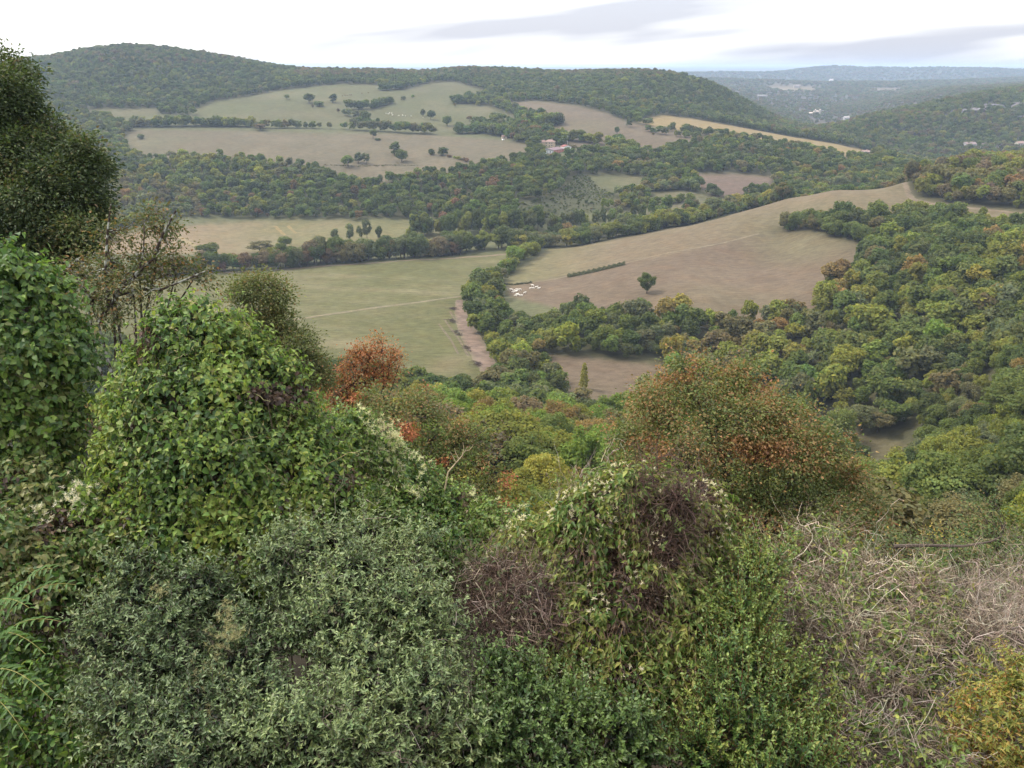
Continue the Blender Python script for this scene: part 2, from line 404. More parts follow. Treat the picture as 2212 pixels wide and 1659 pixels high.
# ------------------------------------------------------------------ land cover, outlined on the survey photo with a distance range
GREEN = (.086, .085, .038); TAN = (.120, .094, .060); BROWN = (.106, .080, .055); STRAW = (.170, .131, .063); PINK = (.122, .091, .070); OLIVE = (.094, .094, .048)
SCRUB = (.055, .057, .032); FLOOR = (.060, .058, .032); FARSCRUB = (.078, .068, .052)
FIELDS = [   # name, colour, y range, outline
 ('hay_field', GREEN, 300, 720, [(150, 610), (450, 588), (700, 572), (900, 558), (1125, 546), (1110, 562), (1060, 595), (1012, 625), (1000, 648), (985, 668), (980, 700), (1010, 745), (1040, 785), (1075, 820), (1085, 850), (1000, 860), (880, 850), (700, 830), (600, 800), (300, 760), (100, 700)]),
 ('sloping_field', TAN, 400, 735, [(1185, 538), (1300, 523), (1400, 503), (1500, 482), (1600, 456), (1700, 426), (1800, 406), (1900, 393), (1960, 386), (1966, 405), (1975, 428), (2050, 442), (2212, 457), (2300, 465), (2300, 500), (2212, 500), (2080, 480), (1960, 468), (1880, 474), (1800, 482), (1700, 490), (1640, 505), (1500, 540), (1350, 570), (1230, 596), (1100, 618), (1090, 612), (1110, 590), (1150, 560)]),
 ('pasture', BROWN, 380, 700, [(1640, 505), (1700, 496), (1760, 498), (1820, 518), (1882, 526), (1875, 548), (1850, 578), (1800, 605), (1765, 645), (1758, 700), (1600, 700), (1500, 700), (1440, 690), (1300, 690), (1200, 665), (1100, 640), (1095, 619), (1230, 596), (1350, 570), (1500, 540)]),
 ('river_meadow', (0.119, 0.108, 0.054), 690, 850, [(150, 560), (200, 512), (370, 492), (440, 485), (590, 476), (880, 476), (965, 486), (965, 540), (880, 545), (720, 560), (450, 572), (250, 575)]),
 ('hill_field', (0.116, 0.100, 0.065), 900, 1215, [(285, 281), (400, 280), (560, 284), (700, 286), (830, 288), (930, 291), (1000, 297), (1090, 303), (1150, 315), (1160, 335), (1100, 352), (1020, 364), (930, 380), (850, 392), (780, 395), (730, 390), (690, 372), (640, 360), (520, 345), (430, 345), (340, 345), (285, 335), (270, 300)]),
 ('upland_pasture', OLIVE, 1190, 1800, [(405, 243), (470, 218), (530, 210), (610, 195), (740, 181), (825, 186), (870, 195), (930, 180), (980, 176), (1010, 185), (1045, 195), (1045, 206), (970, 218), (1010, 228), (1065, 232), (1105, 250), (1125, 268), (1060, 272), (970, 290), (930, 286), (860, 274), (760, 268), (690, 268), (560, 264), (450, 252)]),
 ('upland_paddock', OLIVE, 1200, 1330, [(185, 238), (340, 234), (345, 250), (215, 254)]),
 ('hillside_pasture', (0.116, 0.094, 0.064), 1030, 1480, [(1070, 226), (1150, 217), (1250, 229), (1310, 244), (1350, 262), (1450, 280), (1545, 299), (1500, 312), (1420, 330), (1340, 324), (1270, 332), (1230, 330), (1220, 300), (1190, 280), (1215, 258), (1130, 242)]),
 ('stubble_field', STRAW, 1050, 1480, [(1375, 262), (1430, 249), (1500, 257), (1600, 275), (1700, 294), (1800, 310), (1892, 330), (1880, 344), (1780, 334), (1700, 318), (1600, 302), (1500, 286), (1420, 275)]),
 ('valley_field', OLIVE, 840, 1000, [(1270, 378), (1395, 384), (1385, 412), (1340, 420), (1295, 405)]),
 ('valley_field', PINK, 820, 1000, [(1495, 376), (1575, 376), (1668, 380), (1665, 407), (1590, 427), (1540, 422), (1505, 402)]),
 ('valley_field', OLIVE, 780, 930, [(1420, 417), (1530, 411), (1530, 428), (1400, 444)]),
 ('valley_field', (0.108, 0.102, 0.060), 760, 900, [(1330, 462), (1480, 436), (1630, 425), (1620, 437), (1480, 452), (1340, 476)]),
 ('low_field', BROWN, 290, 430, [(1175, 766), (1270, 772), (1445, 792), (1450, 850), (1400, 875), (1320, 905), (1210, 890), (1230, 840), (1180, 800)]),
 ('low_meadow', (0.092, 0.079, 0.046), 190, 360, [(1740, 880), (1760, 893), (1830, 920), (1900, 943), (1978, 968), (1980, 1030), (1920, 1060), (1860, 1020), (1790, 940)]),
 ('farm_yard', (0.087, 0.092, 0.046), 980, 1080, [(1160, 312), (1240, 316), (1262, 336), (1200, 346), (1160, 335)]),
 ('far_field', PINK, 1700, 3200, [(1755, 267), (1872, 262), (1835, 282), (1780, 288)]),
 ('far_field', (0.162, 0.130, 0.081), 3000, 6500, [(1648, 188), (1750, 187), (1770, 196), (1690, 197)]),
 ('far_field', (0.146, 0.108, 0.075), 2600, 6500, [(1880, 191), (1945, 190), (1945, 198), (1900, 199)]),
]
CLEARING = [(1100, 442), (1200, 420), (1250, 372), (1310, 400), (1332, 430), (1290, 458), (1150, 470)]

PXg, PYg = project(GX, GY, GZ)
cls = np.zeros(GX.shape, np.int32)
for i, (nm, c, y0, y1, poly) in enumerate(FIELDS):
    m = (GY >= y0) & (GY <= y1)
    sel = np.zeros_like(m); sel[m] = in_poly(PXg[m], PYg[m], poly)
    cls[sel] = i + 1
clearing = (GY > 760) & (GY < 980); clearing[clearing] = in_poly(PXg[clearing], PYg[clearing], CLEARING)

base = np.empty(GX.shape + (3,)); base[:] = FLOOR
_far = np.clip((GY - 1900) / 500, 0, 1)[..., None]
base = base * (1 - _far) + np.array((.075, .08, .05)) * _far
_pk = (np.clip((vnoise(GX / 330, GY / 500, 11) - .42) * 5, 0, 1) * ((GY > 2300) & (GY < 4300)) * (PXg > 1500))[..., None]
base = base * (1 - _pk) + np.array(FARSCRUB) * _pk
for i, f in enumerate(FIELDS): base[cls == i + 1] = np.array(f[1]) * (.80 if f[0] in ('hill_field', 'upland_pasture', 'upland_paddock', 'hillside_pasture', 'valley_field') else .94)
base[clearing & (cls == 0)] = SCRUB
base[GY < 48] = (.024, .020, .014)      # leaf mould darkened to paint shade into the gaps between near bushes
n1 = vnoise(GX / 45, GY / 45, 21, 4); n2 = vnoise(GX / 9, GY / 9, 22, 3)
fm = cls > 0
hay = cls == 1
_strk = vnoise((GX * .13 + GY) / 5.0, GX / 90, 31, 3)
wear = np.clip((n1 - .45) * 2.4, 0, 1)[..., None]
drier = np.array((0.158, 0.125, 0.083)); lush = np.array((0.086, 0.096, 0.041))
base = np.where((fm & ~hay)[..., None], base * (1 - wear * .35) + drier * wear * .35, base)
_g2 = np.clip((vnoise(GX / 120, GY / 120, 23, 2) - .5) * 3, 0, 1)[..., None]
base = np.where((fm & ~hay & (cls != 9))[..., None], base * (1 - _g2 * .3) + lush * _g2 * .3, base)
_s = np.clip((_strk - .5) * 3.0 + (n1 - .5) * 1.5, 0, 1)[..., None]
base = np.where(hay[..., None], base * (1 - _s * .55) + np.array((0.168, 0.142, 0.086)) * _s * .55, base)
_edge = np.clip((PXg - 900) / 80, 0, 1) * np.clip((PYg - 690) / 40, 0, 1) * hay
base = base * (1 - _edge[..., None] * .45 * wear) + np.array((0.152, 0.112, 0.079)) * _edge[..., None] * .45 * wear
# ploughed red-brown band along the upper side of the pasture next to the crest
_rm = ((cls == 4) * np.clip((610 - PXg) / 240, 0, 1))[..., None]
base = base * (1 - _rm * .6) + np.array((0.178, 0.125, 0.086)) * _rm * .6
_g3 = ((cls == 2) * np.clip((1330 - PXg) / 200, 0, 1))[..., None]
base = base * (1 - _g3 * .6) + np.array((0.112, 0.109, 0.050)) * _g3 * .6
VERGE = [[(100, 610), (450, 588), (700, 570), (1130, 544), (1130, 500), (960, 472), (400, 462), (100, 520)], [(1000, 520), (1340, 495), (1330, 455), (1000, 480)],
         [(965, 655), (1003, 650), (1035, 740), (1098, 826), (1080, 850), (1000, 850)], [(185, 237), (1130, 290), (1100, 308), (300, 284)], [(1085, 600), (1210, 600), (1210, 674), (1120, 692), (1085, 668)], [(1000, 655), (1190, 535), (1175, 520), (1050, 570)]]
for _v in VERGE:
    m = (GY > 280) & (GY < 1400) & (cls == 0); m[m] = in_poly(PXg[m], PYg[m], _v); base[m] = (.082, .084, .044)
_k = GY > 250
for _ in range(3):       # field edges run into one another over a metre or two of rough grass
    b = base.copy(); b[1:-1, 1:-1] = (base[1:-1, 1:-1] * 2 + base[:-2, 1:-1] + base[2:, 1:-1] + base[1:-1, :-2] + base[1:-1, 2:]) / 6
    base = np.where(_k[..., None], b, base)
base *= (.88 + .24 * n2)[..., None]

def ground_material():
    m, nt, out = new_mat('ground_cover')
    at = nt.nodes.new('ShaderNodeAttribute'); at.attribute_name = 'tint'
    g = nt.nodes.new('ShaderNodeNewGeometry')
    no = nt.nodes.new('ShaderNodeTexNoise'); no.inputs['Scale'].default_value = .35; no.inputs['Detail'].default_value = 8; no.inputs['Roughness'].default_value = .65
    mp = nt.nodes.new('ShaderNodeMapping'); mp.inputs['Scale'].default_value = (.45, 1.0, 1.0)
    nt.links.new(g.outputs['Position'], mp.inputs[0]); nt.links.new(mp.outputs[0], no.inputs['Vector'])
    mr = nt.nodes.new('ShaderNodeMapRange'); mr.inputs[1].default_value = .3; mr.inputs[2].default_value = .7; mr.inputs[3].default_value = .74; mr.inputs[4].default_value = 1.26
    nt.links.new(no.outputs['Fac'], mr.inputs[0])
    cb = nt.nodes.new('ShaderNodeCombineColor')
    for i in range(3): nt.links.new(mr.outputs[0], cb.inputs[i])
    no2 = nt.nodes.new('ShaderNodeTexNoise'); no2.inputs['Scale'].default_value = .06; no2.inputs['Detail'].default_value = 5
    nt.links.new(g.outputs['Position'], no2.inputs['Vector'])
    col = nmix(nt, 'MULTIPLY', 1.0, at.outputs['Color'], cb.outputs[0])
    mr2 = nt.nodes.new('ShaderNodeMapRange'); mr2.inputs[1].default_value = .45; mr2.inputs[2].default_value = .7; mr2.inputs[4].default_value = .35
    nt.links.new(no2.outputs['Fac'], mr2.inputs[0])
    col = nmix(nt, 'MULTIPLY', mr2.outputs[0], col, (1.12, .95, .85))
    no3 = nt.nodes.new('ShaderNodeTexNoise'); no3.inputs['Scale'].default_value = 1.1; no3.inputs['Detail'].default_value = 3
    nt.links.new(g.outputs['Position'], no3.inputs['Vector'])
    mr3 = nt.nodes.new('ShaderNodeMapRange'); mr3.inputs[1].default_value = .56; mr3.inputs[2].default_value = .68; mr3.inputs[4].default_value = .5
    nt.links.new(no3.outputs['Fac'], mr3.inputs[0])
    col = nmix(nt, 'MULTIPLY', mr3.outputs[0], col, (.55, .62, .5))      # darker tufts
    p = nt.nodes.new('ShaderNodeBsdfPrincipled'); p.inputs['Roughness'].default_value = .95; p.inputs['Specular IOR Level'].default_value = .05
    bu = nt.nodes.new('ShaderNodeBump'); bu.inputs['Strength'].default_value = .5; bu.inputs['Distance'].default_value = .6
    nt.links.new(no.outputs['Fac'], bu.inputs['Height']); nt.links.new(bu.outputs[0], p.inputs['Normal'])
    nt.links.new(col, p.inputs['Base Color']); nt.links.new(p.outputs[0], out.inputs[0])
    return m
M_GROUND = ground_material()

nr, ncol = GX.shape
_idx = np.arange(nr * ncol).reshape(nr, ncol)
quads = np.stack([_idx[:-1, :-1], _idx[:-1, 1:], _idx[1:, 1:], _idx[1:, :-1]], -1).reshape(-1, 4)
_cc = np.stack([cls[:-1, :-1], cls[:-1, 1:], cls[1:, 1:], cls[1:, :-1]], -1).reshape(-1, 4)
fcls = np.sort(_cc, 1)[:, 2]
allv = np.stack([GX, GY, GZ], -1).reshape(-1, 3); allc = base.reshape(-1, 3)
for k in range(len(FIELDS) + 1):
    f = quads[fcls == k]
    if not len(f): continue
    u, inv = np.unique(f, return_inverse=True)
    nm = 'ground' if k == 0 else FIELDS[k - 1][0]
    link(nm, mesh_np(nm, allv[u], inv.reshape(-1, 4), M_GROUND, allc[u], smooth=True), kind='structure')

def field_class(x, y):
    x = np.asarray(x, float); y = np.asarray(y, float)
    r = np.clip(np.round(np.interp(np.log(y), _lr, np.arange(nr))), 0, nr - 1).astype(int)
    c = np.clip(np.round(np.interp(x / y, COLS, np.arange(ncol))), 0, ncol - 1).astype(int)
    return cls[r, c], clearing[r, c]

# ------------------------------------------------------------------ tree shapes (each about 10 m tall, shared by many trees)
def cards(P, N, size, rng, jit=.75):
    """Irregular four-cornered leaf clumps at P facing roughly along N."""
    n = len(P)
    nn = N + rng.normal(0, jit, (n, 3)) * .6; nn /= np.linalg.norm(nn, axis=1, keepdims=True) + 1e-9
    r = rng.normal(0, 1, (n, 3)); a = np.cross(nn, r); a /= np.linalg.norm(a, axis=1, keepdims=True) + 1e-9
    b = np.cross(nn, a)
    s = size * rng.uniform(.6, 1.35, n)
    v = np.empty((n, 4, 3))
    for k, (ca, cb) in enumerate(((-.5, -.35), (.5, -.5), (.4, .5), (-.45, .4))):
        ja = rng.uniform(-.2, .2, n); jb = rng.uniform(-.2, .2, n)
        v[:, k] = P + a * ((ca + ja) * s)[:, None] + b * ((cb + jb) * s)[:, None] + nn * (rng.uniform(-.18, .18, n) * s)[:, None]
    f = np.arange(n * 4).reshape(n, 4)
    return v.reshape(-1, 3), f

def crown_mesh(seed, R=4.2, zc=6.2, rz=3.7, nl=30, per=170, size=.34, lobe=.30, sparse=0.0):
    rng = np.random.default_rng(seed)
    d = rng.normal(0, 1, (nl, 3)); d[:, 2] = d[:, 2] * .9 + .25; d /= np.linalg.norm(d, axis=1, keepdims=True)
    rad = rng.uniform(.45, .80, nl)
    LC = d * rad[:, None] * np.array([R, R, rz]) * rng.uniform(.85, 1.1, (nl, 1)) + np.array([rng.normal(0, .3), rng.normal(0, .3), zc])
    LR = lobe * R * rng.uniform(.65, 1.2, nl)
    Ps, Ns = [], []
    for c, r in zip(LC, LR):
        m = int(per * (r / (lobe * R)) ** 2)
        q = rng.normal(0, 1, (m, 3)); q[:, 2] += .25; q /= np.linalg.norm(q, axis=1, keepdims=True)
        rr = r * (1 - sparse * rng.uniform(0, 1, m) ** 2) * rng.uniform(.72, 1.12, m)
        Ps.append(c + q * rr[:, None] * np.array([1, 1, .88])); Ns.append(q + np.array([0, 0, .35]))
    P = np.concatenate(Ps); N = np.concatenate(Ns)
    keep = P[:, 2] > 1.0
    P, N = P[keep], N[keep]
    v, f = cards(P, N, size, rng)
    sh = rng.uniform(.72, 1.28, len(P)) * (1 + .12 * np.sin(P[:, 0] * 1.7 + seed) * np.sin(P[:, 2] * 1.9 + seed))
    warm = rng.uniform(-.12, .12, len(P))
    c = np.stack([sh * (1 + warm), sh, sh * (1 - warm)], 1)
    return v, f, np.repeat(c, 4, 0), LC

def column_mesh(seed, R=1.5, h=10.0, size=.42, n=1500):
    rng = np.random.default_rng(seed)
    z = rng.uniform(.06, 1, n); prof = np.minimum(1, z * 4.5) * np.sqrt(np.clip(1.02 - z, 0, 1)) * 1.25
    th = rng.uniform(0, 6.283, n); lump = 1 + .22 * np.sin(th * 3 + z * 17 + seed) + .14 * np.sin(z * 41 + th * 2)
    rr = R * prof * lump * rng.uniform(.7, 1.08, n)
    P = np.stack([np.cos(th) * rr, np.sin(th) * rr, z * h], 1)
    N = np.stack([np.cos(th), np.sin(th), 0 * th + .8], 1)
    v, f = cards(P, N, size, rng)
    sh = rng.uniform(.72, 1.28, n)
    return v, f, np.repeat(np.stack([sh, sh, sh], 1), 4, 0), np.array([[0, 0, h * k] for k in (.5, .8)])

def trunk_mesh(name, LC, r=.2, seed=0):
    rng = np.random.default_rng(seed); mb = MB()
    bark = np.array((.075, .062, .05))
    top = LC[:, 2].min() * .5 + 1.6
    mb.tube([(0, 0, -.6), (0.05, 0, top * .5), (.1, .05, top), (.15, .1, top + 1.6)], [r * 1.25, r, r * .8, r * .45], 6, bark)
    for c in LC[rng.permutation(len(LC))[:7]]:
        st = np.array([.08, .04, top * rng.uniform(.75, 1.0)]); mid = st * .5 + c * .5 + np.array([0, 0, .35])
        mb.tube([st, mid, c], [r * .5, r * .33, r * .12], 4, bark)
    return mb.mesh(name, M_BARK)

PROTO = {}
def proto(key, v, f, c, LC, r, seed):
    me = mesh_np(key + '_crown', v, f, M_TREE, c)
    tr = trunk_mesh(key + '_trunk', LC, r, seed)
    PROTO[key] = (me, tr, v, f, c)
for i in range(5): proto('round%d' % i, *crown_mesh(100 + i, R=4.2 + .25 * (i % 3), zc=5.6, rz=4.2 + .2 * (i % 2), nl=28 + 2 * i), .22, i)
for i in range(3): proto('tall%d' % i, *crown_mesh(120 + i, R=3.0, zc=5.5, rz=4.6, nl=30, per=150, lobe=.34), .18, 20 + i)
for i in range(2): proto('thin%d' % i, *crown_mesh(130 + i, R=3.6, zc=5.9, rz=4.1, nl=30, per=110, size=.32, lobe=.30, sparse=.5), .16, 30 + i)
for i in range(2): proto('column%d' % i, *column_mesh(140 + i), .15, 40 + i)
for i in range(2): proto('bush%d' % i, *crown_mesh(150 + i, R=5.2, zc=4.4, rz=4.7, nl=32, per=170, size=.38, lobe=.30), .2, 50 + i)
for i in range(5): proto('fine%d' % i, *crown_mesh(160 + i, R=4.0 + .25 * (i % 3), rz=3.6, nl=34, per=230, size=.25, lobe=.30), .2, 60 + i)
for i in range(2): proto('airy%d' % i, *crown_mesh(170 + i, R=3.6, zc=6.2, rz=3.9, nl=30, per=150, size=.24, lobe=.30, sparse=.6), .15, 70 + i)
KEYS = list(PROTO)
PW = {k: float(np.ptp(PROTO[k][2][:, 0]) + np.ptp(PROTO[k][2][:, 1])) / 2 for k in KEYS}

# far trees: coarser versions of the same shapes, scattered as one wood by geometry nodes
far_coll = bpy.data.collections.new('far_tree_shapes')
FAR_KEYS = ['a_round', 'b_round', 'c_round', 'd_tall', 'e_tall', 'f_thin', 'g_bush', 'h_fine', 'i_fine', 'j_fine']
for i, nm in enumerate(FAR_KEYS):
    if i < 3: v, f, c, LC = crown_mesh(200 + i, R=4.3, zc=5.6, rz=4.2, nl=24, per=52, size=.62, lobe=.33)
    elif i < 5: v, f, c, LC = crown_mesh(210 + i, R=3.1, zc=5.5, rz=4.5, nl=24, per=48, size=.6, lobe=.38)
    elif i == 5: v, f, c, LC = crown_mesh(220, R=3.8, zc=5.8, nl=24, per=38, size=.55, lobe=.33, sparse=.5)
    elif i > 6: v, f, c, LC = crown_mesh(240 + i, R=4.2, zc=5.7, rz=4.2, nl=34, per=190, size=.27, lobe=.30, sparse=.2)
    else: v, f, c, LC = crown_mesh(230, R=5.0, zc=4.4, rz=4.5, nl=24, per=52, size=.7, lobe=.33)
    o = bpy.data.objects.new('far_tree_shape_' + nm, mesh_np('far_tree_shape', v, f, M_TREE_FAR, c))
    far_coll.objects.link(o)

PAL = {'dark green': (.082, .104, .034), 'mid green': (.112, .138, .038), 'grey-green': (.128, .140, .064), 'yellow-green': (.170, .180, .038), 'bright green': (.135, .188, .038),
       'yellow': (.225, .205, .042), 'orange': (.215, .150, .054), 'rust-red': (.165, .108, .054), 'olive brown': (.152, .134, .058), 'brown': (.155, .122, .070)}
PN = list(PAL); PA = np.array([PAL[k] for k in PN])
def wts(**k): return np.array([k.get(n.split(' ')[0].split('-')[0] if n not in ('yellow-green', 'grey-green', 'rust-red', 'olive brown') else {'yellow-green': 'yg', 'grey-green': 'grey', 'rust-red': 'rust', 'olive brown': 'olive'}[n], 0.0) for n in PN])
REG = [  # (test on px, py, Y, z) -> weights; first match wins
    (lambda x, y, Y, z: (Y > 590) & (Y < 900) & (x > 1930) & (y < 475) & (y > 300), wts(olive=.46, yg=.24, orange=.12, mid=.06, brown=.12)),
    (lambda x, y, Y, z: Y > 2400, wts(dark=.12, grey=.42, mid=.12, olive=.26, brown=.08)),
    (lambda x, y, Y, z: (Y > 1350) & (x > 1660), wts(dark=.3, mid=.32, grey=.15, yg=.06, olive=.14, brown=.03)),
    (lambda x, y, Y, z: (Y > 1240) & (z > 128) & (x > 640), wts(dark=.22, mid=.2, olive=.36, brown=.14, yg=.05, rust=.03)),
    (lambda x, y, Y, z: (Y > 1240) & (z > 150), wts(dark=.42, mid=.24, olive=.2, grey=.1, rust=.02, brown=.02)),
    (lambda x, y, Y, z: Y > 1240, wts(dark=.52, mid=.30, grey=.12, yg=.05, olive=.01)),
    (lambda x, y, Y, z: (Y > 790) & (x < 660) & (y < 405), wts(mid=.26, yg=.3, grey=.22, yellow=.04, dark=.12, olive=.06)),
    (lambda x, y, Y, z: (Y > 790) & (x < 440), wts(olive=.35, yg=.2, grey=.2, mid=.2, orange=.05)),
    (lambda x, y, Y, z: (Y > 790) & (x < 1280), wts(dark=.5, mid=.36, yg=.06, rust=.03, grey=.05)),
    (lambda x, y, Y, z: Y > 790, wts(dark=.34, mid=.36, grey=.12, yg=.11, yellow=.01, olive=.05, orange=.01)),
    (lambda x, y, Y, z: (Y > 600) & (x > 1900), wts(olive=.42, yg=.28, orange=.08, mid=.14, brown=.08)),
    (lambda x, y, Y, z: (x > 1680) & (y < 620), wts(dark=.44, mid=.34, yg=.12, orange=.03, olive=.07)),
    (lambda x, y, Y, z: (x < 1430) & (y < 790), wts(mid=.36, dark=.28, yg=.17, grey=.1, orange=.05, yellow=.03, olive=.01)),
    (lambda x, y, Y, z: (x < 1840) & (y < 800), wts(mid=.25, yg=.28, grey=.12, olive=.14, orange=.07, brown=.06, yellow=.03, dark=.05)),
    (lambda x, y, Y, z: (x < 1380) & (y > 850) & (Y < 300), wts(yg=.30, mid=.06, olive=.06, brown=.13, bright=.20, orange=.12, yellow=.13)),
    (lambda x, y, Y, z: x < 1350, wts(mid=.36, dark=.3, grey=.12, yg=.14, olive=.06, bright=.02)),
    (lambda x, y, Y, z: x > -1e9, wts(mid=.36, dark=.15, yg=.24, grey=.14, olive=.06, orange=.015, yellow=.015, bright=.03)),
]
def colour_of(px, py, Y, z, x, y, rng):
    n = len(px); W_ = np.zeros((n, len(PN))); done = np.zeros(n, bool)
    for t, w in REG:
        m = t(px, py, Y, z) & ~done
        W_[m] = w; done |= m
    patch = vnoise(x / 38, y / 38, 41, 2)[:, None]; g = vnoise(x / 55 + 90, y / 55, 42, 2)[:, None]
    W_ = W_ * np.exp(1.6 * (np.where(np.arange(len(PN)) % 2 == 0, 1, -1)[None] * (patch - .5) * 2) + np.where(np.arange(len(PN))[None] >= 3, 1, -1) * (g - .5) * 3.0)
    W_ = np.maximum(W_, 0)
    cum = np.cumsum(W_ / W_.sum(1, keepdims=True), 1)
    return np.minimum((rng.uniform(0, 1, (n, 1)) > cum).sum(1), len(PN) - 1)

# ------------------------------------------------------------------ where the wood stands
FG = [(0, 515), (100, 530), (200, 600), (230, 700), (300, 690), (380, 650), (480, 650), (600, 750), (720, 830), (850, 900), (900, 985), (1150, 1095), (1230, 1030), (1380, 990), (1500, 1020), (1560, 1100), (1640, 1130), (1900, 1195), (2000, 1190), (2212, 1150), (2212, 1659), (0, 1659)]
_E = (GZ - CAM_H) / GY
_Ec = (GZ + np.where((cls == 0) & (GY > 60), 7.0, 0) - CAM_H) / GY
_run = np.maximum.accumulate(_E, 0); _runc = np.maximum.accumulate(_Ec, 0)
_run = np.vstack([_run[:1] * 0 - 9, _run[:-1]]); _runc = np.vstack([_runc[:1] * 0 - 9, _runc[:-1]])
def clear_of(x, y, ztop, grid):
    r = np.clip(np.round(np.interp(np.log(y), _lr, np.arange(nr))) - 1, 0, nr - 1).astype(int)
    c = np.clip(np.round(np.interp(x / y, COLS, np.arange(ncol))), 0, ncol - 1).astype(int)
    return (ztop - CAM_H) / y - grid[r, c]

pts = []
def ring(y0, y1, sp, smin, smax, dens=1.0):
    ys = np.arange(y0, y1, sp)
    for yy in ys:
        xs = np.arange(smin * yy, smax * yy, sp)
        k = RNG.uniform(0, 1, len(xs)) < dens
        xs = xs[k]
        pts.append(np.stack([xs + RNG.uniform(-.45, .45, len(xs)) * sp, yy + RNG.uniform(-.45, .45, len(xs)) * sp], 1))
ring(62, 130, 5.2, -.55, .8); ring(130, 260, 6.6, -.5, .78); ring(260, 700, 6.7, -.70, .70); ring(700, 1300, 7.8, -.70, .70); ring(1300, 2060, 8.6, -.70, .70)
ring(2060, 3400, 11.0, .12, .68, .8); ring(3400, 5600, 18.0, .15, .68, .8); ring(5600, 10500, 32.0, .15, .68, .8)
n_wood = sum(len(p) for p in pts); ring(775, 970, 2.9, -.04, .14)      # brambles of the cleared slope
T = np.concatenate(pts)
tx, ty = T[:, 0], T[:, 1]; tz = height(tx, ty)
fc, clr = field_class(tx, ty)
tpx, tpy = project(tx, ty, tz)
# stay a crown's reach off the field edges
ok = (fc == 0) & (clr | (np.arange(len(tx)) < n_wood))
for ox, oy in ((1.5, 0), (-1.5, 0), (0, 1.2), (0, -2.4)): ok &= field_class(tx + ox, ty + oy)[0] == 0
TRACK = [(985, 668), (995, 700), (1022, 750), (1058, 800), (1085, 828)]
FLATS = [[(965, 655), (1003, 650), (1035, 740), (1098, 826), (1080, 850), (1000, 850)],      # track beside the hay field
         [(100, 610), (450, 588), (700, 570), (1130, 544), (1130, 500), (960, 480), (400, 470), (100, 520)],  # riverside flats: hedges stand there one by one
         [(1000, 520), (1340, 495), (1330, 455), (1000, 480)],
         [(880, 905), (880, 800), (1000, 812), (1100, 830), (1110, 870)] if False else [(600, 700), (1100, 818), (1060, 832), (880, 822), (600, 800)],
         [(1000, 655), (1190, 535), (1175, 520), (1050, 570)], [(1085, 600), (1215, 600), (1215, 690), (1120, 706), (1085, 674)], [(1350, 600), (1450, 600), (1450, 692), (1350, 692)],
         [(185, 237), (1130, 290), (1100, 308), (300, 284)]]
for fl in FLATS: ok &= ~(in_poly(tpx, tpy, fl) & (ty > 280) & (ty < 1400))
ok &= ~((ty > 620) & (ty < 860) & (tpx > 1120) & (tpx < 1960) & (tpy > 400) & (tpx < 1700) & (RNG.uniform(0, 1, len(tx)) < .5))
ROCK = [(1780 + 300, 232), (2135, 222), (2200, 215), (2212, 235), (2120, 252), (2040, 256), (2045, 244)]
ok &= ~(in_poly(tpx, tpy, ROCK) & (ty > 1400) & (ty < 2000) & (RNG.uniform(0, 1, len(tx)) < .55))
_tp = (ty > 2300) & (ty < 4300) & (vnoise(tx / 330, ty / 500, 11) > .5)
ok &= ~(_tp & (RNG.uniform(0, 1, len(tx)) < .55))
th = np.where(ty < 140, RNG.normal(8.5, 1.3, len(tx)), np.where(ty < 700, RNG.lognormal(2.47, .32, len(tx)), RNG.normal(10.6, 2.2, len(tx))))
th = np.clip(th, 4, 19); th = np.where(ty > 2060, np.where(ty > 5600, 17, np.where(ty > 3400, 12, 9.5)) * RNG.uniform(.75, 1.2, len(tx)), th)
th = np.where((ty > 560) & (ty < 900) & (tpx > 1930) & (tpy < 475), th * 1.12, th)
th = np.where((tpx > 1075) & (tpx < 1225) & (tpy < 765) & (tpy > 600) & (ty < 700), np.minimum(th, 11), th)
th = np.where(clr, RNG.uniform(.5, 1.7, len(th)) * np.where(RNG.uniform(0, 1, len(th)) < .08, 2, 1), th)
ok &= clear_of(tx, ty, tz + th, _run) > -.004
ok &= ~(in_poly(tpx, tpy, [(1890, 1040), (2190, 1040), (2190, 1360), (1890, 1360)]) & (ty < 132))
tx, ty, tz, tpx, tpy, th = (a[ok] for a in (tx, ty, tz, tpx, tpy, th))
tcol = colour_of(tpx, tpy, ty, tz, tx, ty, RNG)
tkind = RNG.choice(6, len(tx), p=(.16, .16, .16, .21, .21, .10))
tkind = np.where((ty < 330) & (tpx < 1400) & (RNG.uniform(0, 1, len(tx)) < .4), 3, tkind)
tkind = np.where((PA[tcol, 0] > .125) & (RNG.uniform(0, 1, len(tx)) < .35), 5, tkind)
tw = np.where(np.isin(tkind, (3, 4)), .66, np.where(ty < 700, .86, .98)) * th * RNG.uniform(.82, 1.2, len(tx))
tw = np.where(th < 3.5, th * 1.5, tw)
tw = np.where(ty > 2060, np.where(ty > 5600, 30, np.where(ty > 3400, 18, 11)) * RNG.uniform(.8, 1.2, len(tx)), tw)

class Rows: pass
HEDGES = []       # single trees of hedgerows and fields: x, y, h, w, shape key, colour name, label stem, group, category
def ht(x, y, h, w, key, col, stem, group, name='hedgerow_tree', fixed=None):
    if y > 640 and h > 4: h, w = h * 1.32, w * 1.28
    HEDGES.append(dict(x=x, y=y, h=h, w=w, key=key, col=col, stem=stem, group=group, name=name, fixed=fixed))

